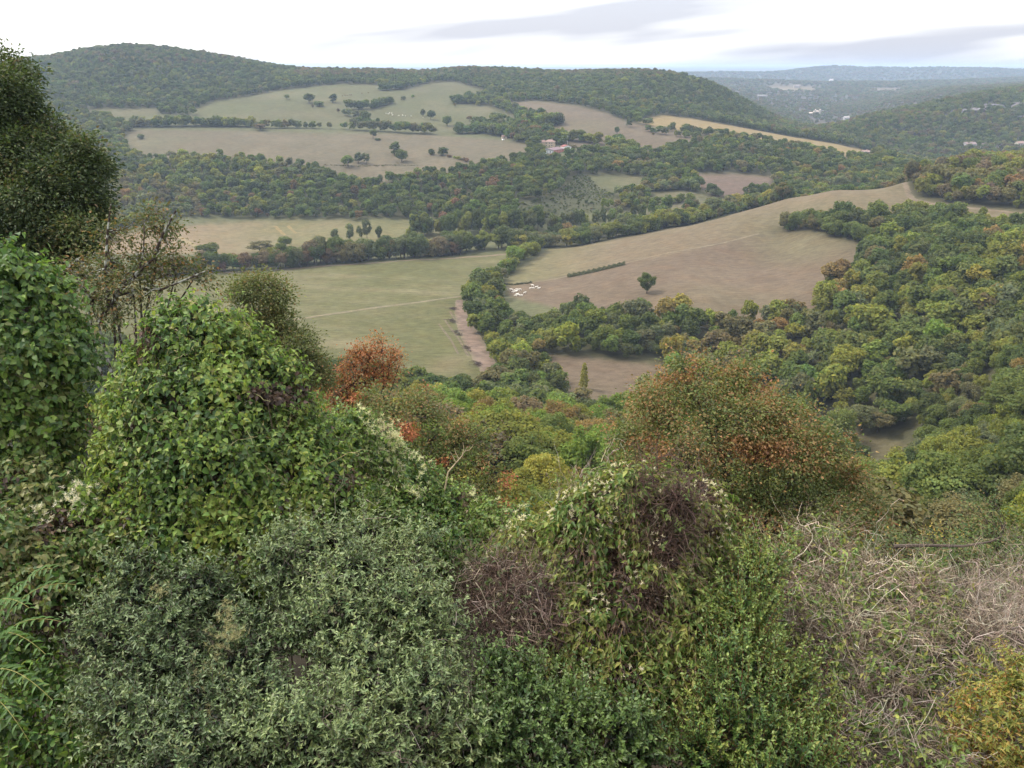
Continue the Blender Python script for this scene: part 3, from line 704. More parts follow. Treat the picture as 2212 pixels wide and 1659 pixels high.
def hedge(poly, yr, h, w, sp, cols, stem, group, rows=1, keys=('round', 'bush'), name='hedgerow_tree', gap=0.0, depth=4.0):
    P3 = [on_ground(px, py, *yr) for px, py in poly]
    for a, b in zip(P3[:-1], P3[1:]):
        L = math.hypot(b[0] - a[0], b[1] - a[1]); n = max(1, int(L / sp))
        for k in range(n):
            for r in range(rows):
                if random.random() < gap: continue
                t = (k + random.uniform(.1, .9)) / n
                x = a[0] + (b[0] - a[0]) * t + random.uniform(-.8, .8); y = a[1] + (b[1] - a[1]) * t + r * depth + random.uniform(-.8, .8)
                kk = random.choice(keys); kk += str(random.randrange({'round': 5, 'tall': 3, 'thin': 2, 'column': 2, 'bush': 2}[kk]))
                hh = h * random.uniform(.72, 1.22)
                ht(x, y, hh, w * hh / h * random.uniform(.85, 1.2), kk, random.choice(cols), stem, group, name)
DG, MG, GG, YG, BG, YE, OR, RU, OB, BR = PN
hedge([(300, 602), (450, 588), (700, 571), (905, 556), (1000, 549)], (560, 760), 14.5, 13, 7, [DG, DG, MG, MG, GG, OB, BR, RU], 'tree in the riverside hedge beyond the hay field', 'trees of the riverside hedge', rows=2, depth=5)
hedge([(560, 574), (830, 560), (980, 545), (1140, 535)], (600, 790), 14, 13, 8, [DG, MG, MG, YG, OB], 'tree in the riverside hedge back row', 'trees of the riverside hedge', rows=1)
hedge([(1110, 546), (1190, 534), (1300, 520), (1400, 502), (1500, 480), (1600, 455), (1700, 425)], (690, 800), 12, 12, 8, [MG, DG, MG, YG, YG, GG, OB, YE], 'tree in the hedge along the sloping crest', 'trees along the crest hedge', rows=2, depth=7)
hedge([(1012, 648), (1050, 615), (1075, 598), (1110, 574), (1140, 556), (1165, 540)], (500, 720), 11, 10.5, 8, [MG, DG, YG, YG, BG], 'tree in the hedge right of the hay field', 'trees of the dividing hedge')
for px, py, h, w, k, c in ((1040, 628, 16, 17, 'round0', DG), (1018, 655, 13, 12, 'round1', MG), (1058, 625, 12, 12, 'round2', DG), (1092, 592, 12, 12, 'round3', YG), (1062, 668, 9, 8, 'round4', OB)):
    p = on_ground(px, py, 450, 700); ht(p[0], p[1], h, w, k, c, 'big tree at the hay field corner by the pasture', 'trees of the dividing hedge')
hedge([(1694, 495), (1760, 497), (1820, 514), (1875, 524)], (520, 720), 13, 12, 6.5, [OB, MG, MG, DG, YG], 'tree at the tip of the copse behind the pasture', 'trees of the copse tip', rows=2, depth=6)
hedge([(722, 530), (760, 527), (800, 524)], (680, 840), 17, 7.5, 5.5, [GG, MG, GG], 'tall poplar on the riverside left of the gap', 'riverside poplars', keys=('tall', 'thin'), name='poplar_tree')
hedge([(885, 512), (950, 510), (1010, 508), (1080, 506), (1130, 502), (1170, 497)], (680, 900), 16, 8.5, 5.5, [DG, MG, GG, MG, YG], 'tall riverside tree behind the riverside hedge', 'riverside poplars', rows=2, keys=('tall', 'tall', 'round'), name='poplar_tree')
hedge([(1170, 500), (1250, 492), (1345, 482), (1450, 462)], (680, 900), 14, 7, 6.5, [GG, MG, GG, DG], 'slender tree by the river beyond the crest', 'riverside poplars', keys=('tall', 'round', 'column'), name='poplar_tree', gap=.1)
hedge([(880, 508), (1000, 496), (1100, 488), (1200, 478), (1330, 470)], (740, 900), 8, 7, 7, [MG, GG, YG], 'low tree at the foot of the dark wood', 'trees at the foot of the wood', keys=('round', 'bush'), gap=.2)
hedge([(288, 274), (400, 274), (545, 275)], (1130, 1330), 11, 11, 7.5, [MG, GG, DG, YG], 'tree in the hedge above the hill field', 'hedge above the hill field', rows=2, depth=8)
hedge([(550, 277), (680, 277)], (1130, 1330), 10, 9.5, 7.5, [MG, GG, DG, OB], 'tree in the hedge above the hill field', 'hedge above the hill field')
hedge([(690, 278), (760, 280)], (1130, 1330), 9, 7, 11, [OB, GG, MG], 'thin tree in the gappy hedge above the hill field', 'hedge above the hill field', keys=('thin', 'tall'))
hedge([(760, 282), (860, 287), (940, 291)], (1120, 1330), 12, 9, 6.5, [MG, GG, OB, YG, DG], 'tree in the hedge above the hill field', 'hedge above the hill field', rows=2, keys=('round', 'tall', 'thin'))
hedge([(980, 290), (1040, 288), (1110, 300), (1160, 305)], (1080, 1330), 12, 12, 8.5, [DG, MG, MG, GG], 'tree in the copse left of the farmhouse', 'trees round the farm', rows=2, depth=10)
hedge([(1020, 275), (1090, 268)], (1180, 1400), 12, 13, 9, [DG, MG], 'tree in the copse between the upland pastures', 'trees round the farm', rows=2, depth=10)
hedge([(1120, 262), (1180, 275), (1215, 268)], (1080, 1350), 13, 14, 9, [DG, MG, YG, MG], 'tree in the round copse above the farmhouse', 'trees round the farm', rows=2, depth=10)
hedge([(1215, 303), (1260, 308), (1320, 318), (1370, 325)], (1040, 1250), 11, 11, 8, [MG, DG, YG, YG, GG], 'tree behind the farm buildings', 'trees round the farm', rows=2, depth=8)
hedge([(748, 238), (800, 236), (850, 222)], (1280, 1600), 11, 11, 9, [DG, MG, DG], 'tree in the hedge across the upland pasture', 'upland pasture trees', rows=2)
hedge([(745, 249), (795, 262)], (1240, 1450), 11, 12, 10, [DG, GG], 'tree in the middle clump of the upland pasture', 'upland pasture trees')
hedge([(815, 196), (872, 193)], (1400, 1750), 10, 11, 8, [MG, DG], 'tree in the copse at the top of the upland pasture', 'upland pasture trees', rows=2)
hedge([(975, 224), (1032, 222)], (1380, 1620), 10, 11, 8, [DG, MG, DG], 'tree in the top right copse of the upland pasture', 'upland pasture trees', rows=2)
hedge([(1045, 205), (1070, 222), (1110, 238), (1140, 248)], (1280, 1700), 9, 9, 9, [GG, MG, YG], 'tree in the hedge beside the hillside pasture', 'upland pasture trees')
hedge([(1350, 272), (1430, 290), (1500, 300), (1560, 306)], (1050, 1300), 8, 9, 10, [MG, DG, GG], 'tree in the hedge below the stubble field', 'trees below the stubble field', gap=.25)
hedge([(1440, 282), (1600, 302), (1700, 318), (1780, 334)], (1040, 1300), 8, 9, 8, [DG, MG, MG], 'tree in the hedge below the stubble field', 'trees below the stubble field')
hedge([(1390, 412), (1480, 410), (1560, 425)], (780, 960), 9, 10, 9, [DG, MG, DG, GG], 'tree in the hedge between the small valley fields', 'valley field trees', rows=1, gap=.1)
hedge([(1330, 450), (1420, 445), (1500, 432)], (760, 930), 7, 8, 8, [YG, OB, YG, MG], 'yellowish tree along the small valley fields', 'valley field trees')
hedge([(920, 334), (965, 336)], (950, 1120), 8, 9, 7, [MG, DG], 'tree in the short hedge on the hill field', 'hill field trees')
hedge([(965, 338), (1020, 352)], (940, 1120), 3.5, 5, 5.5, [OB, RU, YG], 'low bush in the short hedge on the hill field', 'hill field trees', keys=('bush',))
hedge([(700, 357), (860, 358)], (940, 1120), 1.4, 3.5, 7, [OB, GG], 'low bramble on the bank across the hill field', 'hill field trees', keys=('bush',), gap=.2)
hedge([(600, 815), (760, 812), (880, 845), (960, 855), (1060, 845)], (250, 400), 11, 11, 7.5, [MG, GG, MG, YG, OB, DG], 'tree in the near hedge of the hay field', 'near hay field hedge', rows=2, depth=-7, keys=('round', 'tall'))
SINGLES = [   # px, py, h, w, key, colour, near/far, label
 (1397, 634, 14.5, 13, 'round3', MG, 420, 560, 'lone mid green tree standing in the pasture right of the white cattle', 'field_tree'),
 (447, 552, 9.5, 17, 'bush0', MG, 640, 860, 'wide dark bush on the river meadow left of the bare thicket', 'field_tree'),
 (562, 547, 9, 17, 'thin0', OB, 640, 860, 'bare brown thicket on the river meadow behind the rusty hedge', 'field_tree'),
 (618, 534, 8.5, 11, 'round2', MG, 640, 860, 'small green tree right of the bare thicket on the river meadow', 'field_tree'),
 (817, 524, 13, 6, 'tall1', DG, 640, 860, 'slim dark tree in the gap between the riverside poplar groups', 'field_tree'),
 (752, 361, 11, 13, 'round1', BG, 900, 1150, 'bright green round tree at the left of the hill field clump', 'field_tree'),
 (774, 353, 11, 10, 'tall0', GG, 900, 1150, 'grey-green tree in the middle of the hill field clump', 'field_tree'),
 (792, 355, 11, 9, 'thin1', GG, 900, 1150, 'thin grey tree at the right of the hill field clump', 'field_tree'),
 (852, 336, 14, 11, 'tall2', DG, 900, 1150, 'tall dark tree, upper of the pair on the hill field', 'field_tree'),
 (868, 350, 12, 13, 'round4', MG, 900, 1150, 'round green tree, lower of the pair on the hill field', 'field_tree'),
 (806, 299, 10, 9, 'tall1', MG, 1000, 1250, 'small tree with a dark bush under the upland hedge', 'field_tree'),
 (815, 303, 3.5, 9, 'bush1', DG, 1000, 1250, 'low dark bush beside the small tree under the upland hedge', 'field_tree'),
 (307, 300, 6, 9, 'bush1', GG, 1000, 1250, 'low grey-green bush at the left end of the hill field', 'field_tree'),
 (563, 282, 8, 14, 'thin0', BR, 1000, 1250, 'dead brown tree with pale stones at the top of the hill field', 'field_tree'),
 (620, 215, 7, 7.5, 'round0', MG, 1250, 1600, 'lone small round tree on the left of the upland pasture', 'field_tree'),
 (668, 223, 12, 17, 'round1', DG, 1250, 1600, 'big dark tree of the clump left on the upland pasture', 'field_tree'),
 (691, 230, 8, 14, 'bush0', MG, 1250, 1600, 'low green tree in front of the clump on the upland pasture', 'field_tree'),
 (719, 222, 12, 11, 'tall2', DG, 1250, 1600, 'dark tall tree at the right of the upland pasture clump', 'field_tree'),
 (676, 234, 5, 4, 'thin1', BR, 1250, 1600, 'tiny brown tree below the upland pasture clump', 'field_tree'),
 (731, 244, 6, 5, 'thin0', RU, 1250, 1600, 'small reddish tree alone in the middle of the upland pasture', 'field_tree'),
 (931, 259, 12, 12, 'round2', DG, 1150, 1500, 'dark round tree near the far white cattle', 'field_tree'),
 (914, 252, 10, 8, 'tall0', GG, 1150, 1500, 'grey-green tree left of the dark round tree near the far cattle', 'field_tree'),
 (915, 286, 11, 11, 'round3', BG, 1050, 1400, 'vivid light green tree in the hedge above the hill field', 'field_tree'),
 (966, 272, 12, 13, 'round4', MG, 1100, 1400, 'broad green tree between bright tree and copse', 'field_tree'),
 (983, 231, 5, 6, 'thin1', OB, 1250, 1600, 'small bare tree on the round knoll of the upland pasture', 'field_tree'),
 (1014, 262, 7, 9, 'thin0', RU, 1150, 1500, 'reddish brown tree under the round knoll', 'field_tree'),
 (892, 212, 5, 5, 'round0', BG, 1300, 1700, 'tiny bright tree high on the upland pasture', 'field_tree'),
 (871, 216, 6, 8, 'bush0', GG, 1300, 1700, 'small grey bush at the end of the upland hedge', 'field_tree'),
 (1333, 290, 8, 7, 'round1', DG, 1000, 1300, 'lone dark tree in the middle of the hillside pasture', 'field_tree'),
 (1411, 291, 4, 4, 'bush1', OB, 1000, 1300, 'small bush alone on the hillside pasture', 'field_tree'),
 (1460, 297, 8, 4, 'thin1', YG, 1000, 1300, 'slim pale tree on the right of the hillside pasture', 'field_tree'),
 (1161, 296, 10, 12, 'round2', DG, 980, 1200, 'dark round tree left of the cream farmhouse', 'field_tree'),
 (1146, 326, 9, 10, 'round0', DG, 950, 1150, 'dark tree in front of the long tiled farmhouse wing', 'field_tree'),
 (1166, 333, 10.5, 13, 'round3', MG, 950, 1120, 'round green tree hiding the left half of the farmhouse', 'field_tree'),
 (1138, 322, 9.5, 5, 'tall1', YG, 950, 1120, 'slim yellowish tree at the left end of the farmhouse', 'field_tree'),
 (1240, 325, 6, 7, 'thin0', OB, 950, 1120, 'thin bushy tree right of the white farm building', 'field_tree'),
 (1815, 415, 15, 15, 'round2', GG, 860, 1100, 'pale grey round tree beyond the crest of the sloping field', 'field_tree'),
 (1842, 414, 13, 6, 'column1', DG, 860, 1100, 'dark column of a tree beside the pale grey round tree', 'field_tree'),
 (1866, 412, 14, 8, 'tall2', MG, 860, 1100, 'green tapering tree right of the dark column tree', 'field_tree'),
 (1725, 420, 15, 22, 'bush0', DG, 800, 1000, 'broad dark willow clump beyond the crest', 'field_tree'),
 (1738, 432, 9, 13, 'round1', YG, 745, 900, 'yellow-green tree peeping over the crest', 'field_tree'),
 (1261, 842, 14, 5.5, 'column0', YE, 300, 420, 'yellow poplar standing in the low brown field', 'poplar_tree'),
 (1415, 870, 15, 6.2, 'column1', BG, 260, 400, 'bright green poplar above the orange maple', 'poplar_tree'),
 (1386, 890, 13, 4.2, 'column0', YG, 240, 380, 'slim yellow-green poplar left of the bright green poplar', 'poplar_tree'),
 (1738, 900, 17, 8.5, 'column1', MG, 230, 380, 'big columnar green poplar at the end of the low meadow', 'poplar_tree'),
 (1720, 905, 9, 8, 'round2', MG, 230, 380, 'green bush at the foot of the columnar poplar', 'field_tree'),
 (1170, 880, 13, 19, 'round3', MG, 280, 400, 'big spreading green tree in front of the low field', 'field_tree'),
 (1070, 880, 11, 15, 'round0', GG, 250, 380, 'rounded grey-green tree left of the big spreading tree', 'field_tree'),
 (1000, 895, 9, 12, 'bush1', DG, 230, 360, 'dark green tree beside the yellow-green willow', 'field_tree'),
 (1255, 880, 11, 11, 'thin0', OB, 280, 400, 'brownish tree right of the big spreading tree', 'field_tree'),
 (945, 905, 9, 11, 'round4', YG, 200, 340, 'yellow-green willow behind the rusty maple', 'field_tree'),
 (1310, 905, 6, 7, 'round1', OB, 250, 380, 'small olive tree at the edge of the dark low field', 'field_tree'),
 (1062, 900, 10, 4, 'column0', BG, 200, 320, 'upright bright green sapling among brown trees', 'poplar_tree'),
 (1145, 985, 9, 6.5, 'tall1', RU, 150, 260, 'rust-red tree among green trees on the near slope', 'field_tree'),
 (1130, 945, 8, 9, 'round0', YE, 170, 300, 'yellow tree at the top of the near slope', 'field_tree'),
 (1050, 970, 8, 9, 'thin1', BR, 150, 260, 'pinkish brown tree left of the yellow tree', 'field_tree'),
 (1180, 1030, 9, 8, 'round2', MG, 110, 200, 'round mid green tree near the vine mound top', 'field_tree'),
 (1105, 1060, 9, 9, 'round1', DG, 90, 170, 'dark green tree low on the near slope', 'field_tree'),
 (1205, 1090, 7, 7, 'round4', YE, 80, 150, 'vivid yellow-green tree just above the right vine mound', 'field_tree'),
 (1140, 1100, 8, 8, 'round3', YG, 80, 150, 'yellow-green bush below the dark green tree', 'field_tree'),
 (2130, 1130, 14, 15, 'round0', MG, 100, 200, 'big mid green tree at the right edge above the dry brush', 'field_tree'),
 (2050, 1105, 12, 13, 'round1', OR, 90, 170, 'orange tree between green trees at the lower right', 'field_tree'),
 (2060, 1165, 8.5, 13, 'round2', OB, 70, 140, 'olive-orange rounded tree below the orange tree', 'field_tree'),
 (1965, 1150, 6.5, 6, 'round3', YE, 80, 150, 'yellow-green sapling left of the olive-orange tree', 'field_tree'),
 (1860, 930, 12, 14, 'round4', GG, 230, 340, 'pale grey-green round tree above the low meadow', 'field_tree'),
 (1895, 935, 11, 12, 'thin1', OB, 230, 340, 'brownish tree with a grey dead top above the low meadow', 'field_tree'),
 (2010, 840, 9, 9, 'round0', YE, 230, 340, 'yellow round tree in the right hillside wood', 'field_tree'),
 (1835, 960, 5, 7, 'round1', YG, 150, 300, 'yellow-green bush at the left edge of the low meadow', 'field_tree'),
 (1850, 985, 4.5, 7, 'bush0', DG, 150, 280, 'dark round bush below the yellow-green bush by the low meadow', 'field_tree'),
 (1860, 1075, 7, 7.5, 'round2', YG, 100, 200, 'yellow-green tree just behind the orange maple', 'field_tree'),
]
for px, py, h, w, k, c, y0, y1, lab, nm in SINGLES:
    p = on_ground(px, py, y0, y1)
    ht(p[0], p[1], h, w, k, c, None, 'trees standing alone', nm, fixed=lab)

# ------------------------------------------------------------------ merge, choose the trees that show largest, build
hx = np.array([d['x'] for d in HEDGES]); hy = np.array([d['y'] for d in HEDGES]); hz = height(hx, hy)
hpx, hpy = project(hx, hy, hz + np.array([d['h'] for d in HEDGES]) * .6)
cpx, cpy = project(tx, ty, tz + th * .75)
def shown(px, py, x, y, zt): return ~in_poly(px, py, FG) & (px > -15) & (px < 2227) & (clear_of(x, y, zt, _runc) > -.002)
vis = shown(cpx, cpy, tx, ty, tz + th)
size = np.sqrt(th * tw) / ty
order = np.argsort(-size * vis)
pick = order[:270]
rest = np.ones(len(tx), bool); rest[pick] = False
hvis = shown(hpx, hpy, hx, hy, hz + np.array([d['h'] for d in HEDGES]))
hsize = np.array([math.sqrt(d['h'] * d['w']) for d in HEDGES]) / hy
forced = np.array([d['fixed'] is not None for d in HEDGES])
for i, d in enumerate(HEDGES): d['px'], d['py'] = hpx[i], hpy[i]
hord = np.argsort(-hsize * hvis * ~forced)
hpick = set(hord[:190].tolist())

ORD = ['first', 'second', 'third', 'fourth', 'fifth', 'sixth', 'seventh', 'eighth', 'ninth', 'tenth', 'eleventh', 'twelfth', 'thirteenth', 'fourteenth', 'fifteenth', 'sixteenth', 'seventeenth', 'eighteenth', 'nineteenth', 'twentieth']
def place_tree(name, key, x, y, z, h, w, col, label, group, cat='tree'):
    if y < 330:
        if key[:5] in ('round', 'bush0', 'bush1'): key = 'fine%d' % (int(key[-1]) % 5)
        elif key[:4] in ('tall', 'thin'): key = 'airy%d' % (int(key[-1]) % 2) if key[:4] == 'thin' else 'fine%d' % (int(key[-1]) % 5)
    cme, tme = PROTO[key][:2]
    root = thing(name, label, cat, (x, y, z), random.uniform(0, 6.28), group)
    sc = w / PW[key]; root.scale = (sc, sc * random.uniform(.9, 1.1), h / 10.0)
    cr = link('crown', cme, root); tr = link('trunk', tme, root)
    j = random.uniform(.82, 1.2); a = random.uniform(-.06, .06); b = PAL[col]
    cr.color = (b[0] * j * (1 + a), b[1] * j, b[2] * j * (1 - a), 1)
    return root

ROUND = ['round0', 'round1', 'round2', 'round3', 'round4', 'bush0']
ORD += ['twenty-' + o for o in ('first', 'second', 'third', 'fourth', 'fifth', 'sixth', 'seventh', 'eighth', 'ninth')] + ['thirtieth']
def cell(px, py, Y):
    if Y > 790: return 'on the far wooded slope', 'far wood'
    if px > 1900 and Y > 560 and py < 470: return 'in the autumn wood' + (', front edge' if Y < 640 else ', behind'), 'oaks of the autumn wood'
    if px < 1380 and py > 830: return '%s of the big spreading tree' % ('left' if px < 1120 else 'right') + (', upper row' if py < 930 else ', lower row'), 'trees on the near slope'
    if py > 960:
        return ('left of' if px < 1850 else 'below' if px < 1990 else 'right of') + ' the low meadow' + (', top row' if py < 1010 else ', middle row' if py < 1070 else ', bottom row'), 'trees on the right hillside'
    if py < 620 and px > 1680:
        return 'in the copse behind the pasture, ' + ('left end' if px < 1850 else 'middle' if px < 2030 else 'right end') + (' back' if py < 540 else ' front'), 'trees on the right hillside'
    if px < 1760 and py < 830:
        return 'in the wood ' + ('below the cattle' if px < 1200 else 'left of lone tree' if px < 1360 else 'below lone tree' if px < 1560 else 'under the pasture corner') + (', upper edge' if py < 690 else ', lower edge'), 'trees of the wood below the pasture'
    r = 'upper' if py < 700 else 'middle' if py < 790 else 'lower' if py < 880 else 'lowest'
    c = 'left' if px < 1850 else 'middle' if px < 2030 else 'right'
    return 'on the right hillside, %s %s' % (r, c), 'trees on the right hillside'
named = {}
for i in pick:
    nm, grp = cell(cpx[i], cpy[i], ty[i]); tone = 'rounded' if tkind[i] < 3 else 'upright' if tkind[i] < 5 else 'thin'
    named.setdefault((nm, PN[tcol[i]], tone, grp), []).append(i)
for (nm, cn, tone, grp), ids in named.items():
    ids.sort(key=lambda i: cpx[i])
    for k, i in enumerate(ids):
        key = ROUND[tkind[i]] if tkind[i] < 3 else ('tall%d' % (i % 3) if tkind[i] < 5 else 'thin%d' % (i % 2))
        if tkind[i] < 3: key = 'round%d' % (i % 5)
        q = '' if len(ids) == 1 else (', leftmost' if k == 0 else ', rightmost' if k == len(ids) - 1 else ', ' + ORD[min(k, 29)] + ' from left')
        place_tree('oak_tree', key, tx[i], ty[i], tz[i] - .2, th[i], tw[i], cn, '%s %s oak %s%s' % (tone, cn, nm, q), grp)
hn = {}
for i, d in enumerate(HEDGES):
    if d['fixed'] is not None:
        place_tree(d['name'], d['key'], d['x'], d['y'], hz[i] - .2, d['h'], d['w'], d['col'], d['fixed'], d['group'])
    elif i in hpick: hn.setdefault((d['stem'], d['col']), []).append(i)
for (stem, cn), ids in hn.items():
    ids.sort(key=lambda i: HEDGES[i]['px'])
    for k, i in enumerate(ids):
        d = HEDGES[i]
        q = '' if len(ids) == 1 else (', leftmost' if k == 0 else ', rightmost' if k == len(ids) - 1 else ', ' + ORD[min(k, 19)] + ' from left')
        place_tree(d['name'], d['key'], d['x'], d['y'], hz[i] - .2, d['h'], d['w'], cn, cn + ' ' + stem + q, d['group'])

# everything else in the wood: one mass
ex = [i for i in range(len(HEDGES)) if not forced[i] and i not in hpick]
X = np.concatenate([tx[rest], hx[ex]]); Yv = np.concatenate([ty[rest], hy[ex]]); Z = np.concatenate([tz[rest], hz[ex]]) - .2
H = np.concatenate([th[rest], [HEDGES[i]['h'] for i in ex]]); Wd = np.concatenate([tw[rest], [HEDGES[i]['w'] for i in ex]])
Ci = np.concatenate([tcol[rest], [PN.index(HEDGES[i]['col']) for i in ex]])
Kd = np.concatenate([tkind[rest], [{'r': 0, 't': 3, 'c': 4, 'b': 6}.get(HEDGES[i]['key'][0] if HEDGES[i]['key'][:2] != 'th' else 'x', 5) for i in ex]]).astype(np.int32)
me = bpy.data.meshes.new('woodland')
me.vertices.add(len(X)); me.vertices.foreach_set('co', np.stack([X, Yv, Z], 1).astype(np.float32).ravel())
hue = np.ones((len(X), 4), np.float32); hue[:, :3] = PA[Ci] * RNG.uniform(.8, 1.22, (len(X), 1)) * (1 + RNG.normal(0, .05, (len(X), 3)))
_a = me.attributes.new('hue', 'FLOAT_COLOR', 'POINT'); _a.data.foreach_set('color', hue.ravel())
Kd = np.where(Yv < 300, 7 + Kd % 3, Kd).astype(np.int32)
_pw = np.array([9.0, 9.0, 9.0, 6.8, 6.8, 8.2, 10.6, 8.8, 8.8, 8.8])
sv = np.stack([Wd / _pw[Kd], Wd / _pw[Kd], H / 10.0], 1).astype(np.float32)
_a = me.attributes.new('size', 'FLOAT_VECTOR', 'POINT'); _a.data.foreach_set('vector', sv.ravel())
_a = me.attributes.new('shape', 'INT', 'POINT'); _a.data.foreach_set('value', Kd)
_a = me.attributes.new('turn', 'FLOAT', 'POINT'); _a.data.foreach_set('value', RNG.uniform(0, 6.28, len(X)).astype(np.float32))
wood = link('woodland', me, kind='stuff')
ng = bpy.data.node_groups.new('woodland', 'GeometryNodeTree')
ng.interface.new_socket('Geometry', in_out='INPUT', socket_type='NodeSocketGeometry')
ng.interface.new_socket('Geometry', in_out='OUTPUT', socket_type='NodeSocketGeometry')
gi = ng.nodes.new('NodeGroupInput'); go = ng.nodes.new('NodeGroupOutput')
ci = ng.nodes.new('GeometryNodeCollectionInfo'); ci.inputs['Collection'].default_value = far_coll
ci.inputs['Separate Children'].default_value = True; ci.inputs['Reset Children'].default_value = True
ip = ng.nodes.new('GeometryNodeInstanceOnPoints'); ip.inputs['Pick Instance'].default_value = True
def named_attr(n, t):
    a = ng.nodes.new('GeometryNodeInputNamedAttribute'); a.data_type = t; a.inputs['Name'].default_value = n
    return a.outputs[0]
cx = ng.nodes.new('ShaderNodeCombineXYZ'); ng.links.new(named_attr('turn', 'FLOAT'), cx.inputs[2])
ng.links.new(gi.outputs[0], ip.inputs['Points']); ng.links.new(ci.outputs[0], ip.inputs['Instance'])
ng.links.new(named_attr('shape', 'INT'), ip.inputs['Instance Index']); ng.links.new(named_attr('size', 'FLOAT_VECTOR'), ip.inputs['Scale'])
ng.links.new(cx.outputs[0], ip.inputs['Rotation'])
ng.links.new(ip.outputs[0], go.inputs[0])
md = wood.modifiers.new('scatter', 'NODES'); md.node_group = ng
print('trees: forest', len(tx), 'hedge', len(HEDGES), 'stuff', len(X))

# ------------------------------------------------------------------ tracks and field margins: thin sheets laid on the ground
def strip(name, poly, width, col, yr, lift=.06, wob=.15, seed=0, step=3.0, kind='structure'):
    rng = np.random.default_rng(seed + 900)
    P3 = np.array([on_ground(px, py, *yr) for px, py in poly])
    L = np.concatenate([[0], np.cumsum(np.linalg.norm(np.diff(P3[:, :2], axis=0), axis=1))])
    n = max(8, int(L[-1] / step)); t = np.linspace(0, L[-1], n)
    x = np.interp(t, L, P3[:, 0]); y = np.interp(t, L, P3[:, 1])
    k = 5
    for _ in range(3): x[1:-1] = (x[:-2] + x[1:-1] + x[2:]) / 3; y[1:-1] = (y[:-2] + y[1:-1] + y[2:]) / 3
    tx_, ty_ = np.gradient(x), np.gradient(y); l = np.hypot(tx_, ty_); nx_, ny_ = -ty_ / l, tx_ / l
    w = np.interp(np.linspace(0, 1, n), np.linspace(0, 1, len(width)), width) if isinstance(width, (list, tuple)) else np.full(n, width)
    w = w * (1 + rng.normal(0, wob, n))
    o = np.linspace(-.5, .5, k)
    X = x[:, None] + nx_[:, None] * w[:, None] * o; Y = y[:, None] + ny_[:, None] * w[:, None] * o
    Z = height(X, Y) + lift
    v = np.stack([X, Y, Z], -1).reshape(-1, 3); i = np.arange(n * k).reshape(n, k)
    f = np.stack([i[:-1, :-1], i[:-1, 1:], i[1:, 1:], i[1:, :-1]], -1).reshape(-1, 4)
    c = np.array(col) * rng.uniform(.8, 1.2, (n, k, 1))
    c[:, [0, -1]] = c[:, [0, -1]] * .6 + np.array((.11, .11, .06)) * .4
    return link(name, mesh_np(name, v, f, M_GROUND, c.reshape(-1, 3), smooth=True), kind=kind)
strip('farm_track', [(992, 648), (994, 672), (1004, 702), (1022, 738), (1046, 778), (1068, 812), (1076, 835)], [5.0, 9, 11.5, 11.5, 10], (.142, .106, .082), (330, 640), wob=.06)
strip('field_path', [(560, 700), (640, 690), (760, 672), (880, 656), (1000, 640)], 3.0, (.145, .122, .08), (380, 700), seed=1)
strip('field_path', [(1105, 616), (1230, 595), (1350, 569), (1500, 537), (1640, 505)], 1.7, (.15, .122, .085), (480, 720), seed=2)
strip('field_margin', [(440, 592), (560, 584), (700, 575), (850, 565), (1000, 556), (1125, 547)], [3.5, 4.5, 3, 5], (.145, .115, .08), (600, 760), seed=3)
strip('field_path', [(1953, 388), (1958, 408), (1966, 428), (2000, 438), (2080, 449), (2212, 462), (2290, 470)], [4, 6, 5, 5], (.145, .115, .08), (520, 740), seed=4)
strip('straw_swath', [(594, 488), (604, 498), (616, 508)], 3.6, (.17, .13, .062), (690, 860), seed=5)
strip('straw_swath', [(622, 488), (632, 498), (640, 504)], 3.2, (.16, .125, .06), (690, 860), seed=6)
strip('straw_swath', [(380, 508), (400, 520), (430, 535)], 6, (.18, .145, .08), (690, 860), seed=7)
for i, (a, b) in enumerate((((960, 690), (1012, 770)), ((948, 700), (990, 765)), ((972, 672), (1040, 800)))):
    strip('wheel_rut', [a, ((a[0] + b[0]) / 2 + 4, (a[1] + b[1]) / 2), b], 1.3, (.11, .09, .062), (340, 620), lift=.05, seed=10 + i)

# ------------------------------------------------------------------ buildings
M_WALL = tint_material('lime_render', .9, .15, noise=1.2, amount=.14, bump=.1)
M_ROOF = tint_material('roof_tiles', .85, .2, noise=2.5, amount=.3, bump=.5)
M_STEEL = tint_material('painted_sheet', .5, .4, noise=.8, amount=.12)
M_GLASS = tint_material('window_glass', .15, .5)
def place(px, py, yr): return on_ground(px, py, *yr)

def gable(mb, x0, x1, y0, y1, z0, rise, ov=.4, th=.25, col=(.3, .12, .08), along='x'):
    """Two thick pitched slabs meeting at a ridge."""
    if along == 'x':
        ym = (y0 + y1) / 2; s = rise / (ym - y0)
        for ya, yb in ((y0 - ov, ym), (y1 + ov, ym)):
            za = z0 - ov * s; zb = z0 + rise
            v = [(x0 - ov, ya, za), (x1 + ov, ya, za), (x1 + ov, yb, zb), (x0 - ov, yb, zb)]
            v += [(a, b, c + th) for a, b, c in v]
            mb.add(v, [(3, 2, 1, 0), (4, 5, 6, 7), (0, 1, 5, 4), (1, 2, 6, 5), (2, 3, 7, 6), (3, 0, 4, 7)], col)
    else:
        xm = (x0 + x1) / 2; s = rise / (xm - x0)
        for xa, xb in ((x0 - ov, xm), (x1 + ov, xm)):
            za = z0 - ov * s; zb = z0 + rise
            v = [(xa, y0 - ov, za), (xa, y1 + ov, za), (xb, y1 + ov, zb), (xb, y0 - ov, zb)]
            v += [(a, b, c + th) for a, b, c in v]
            mb.add(v, [(3, 2, 1, 0), (4, 5, 6, 7), (0, 1, 5, 4), (1, 2, 6, 5), (2, 3, 7, 6), (3, 0, 4, 7)], col)

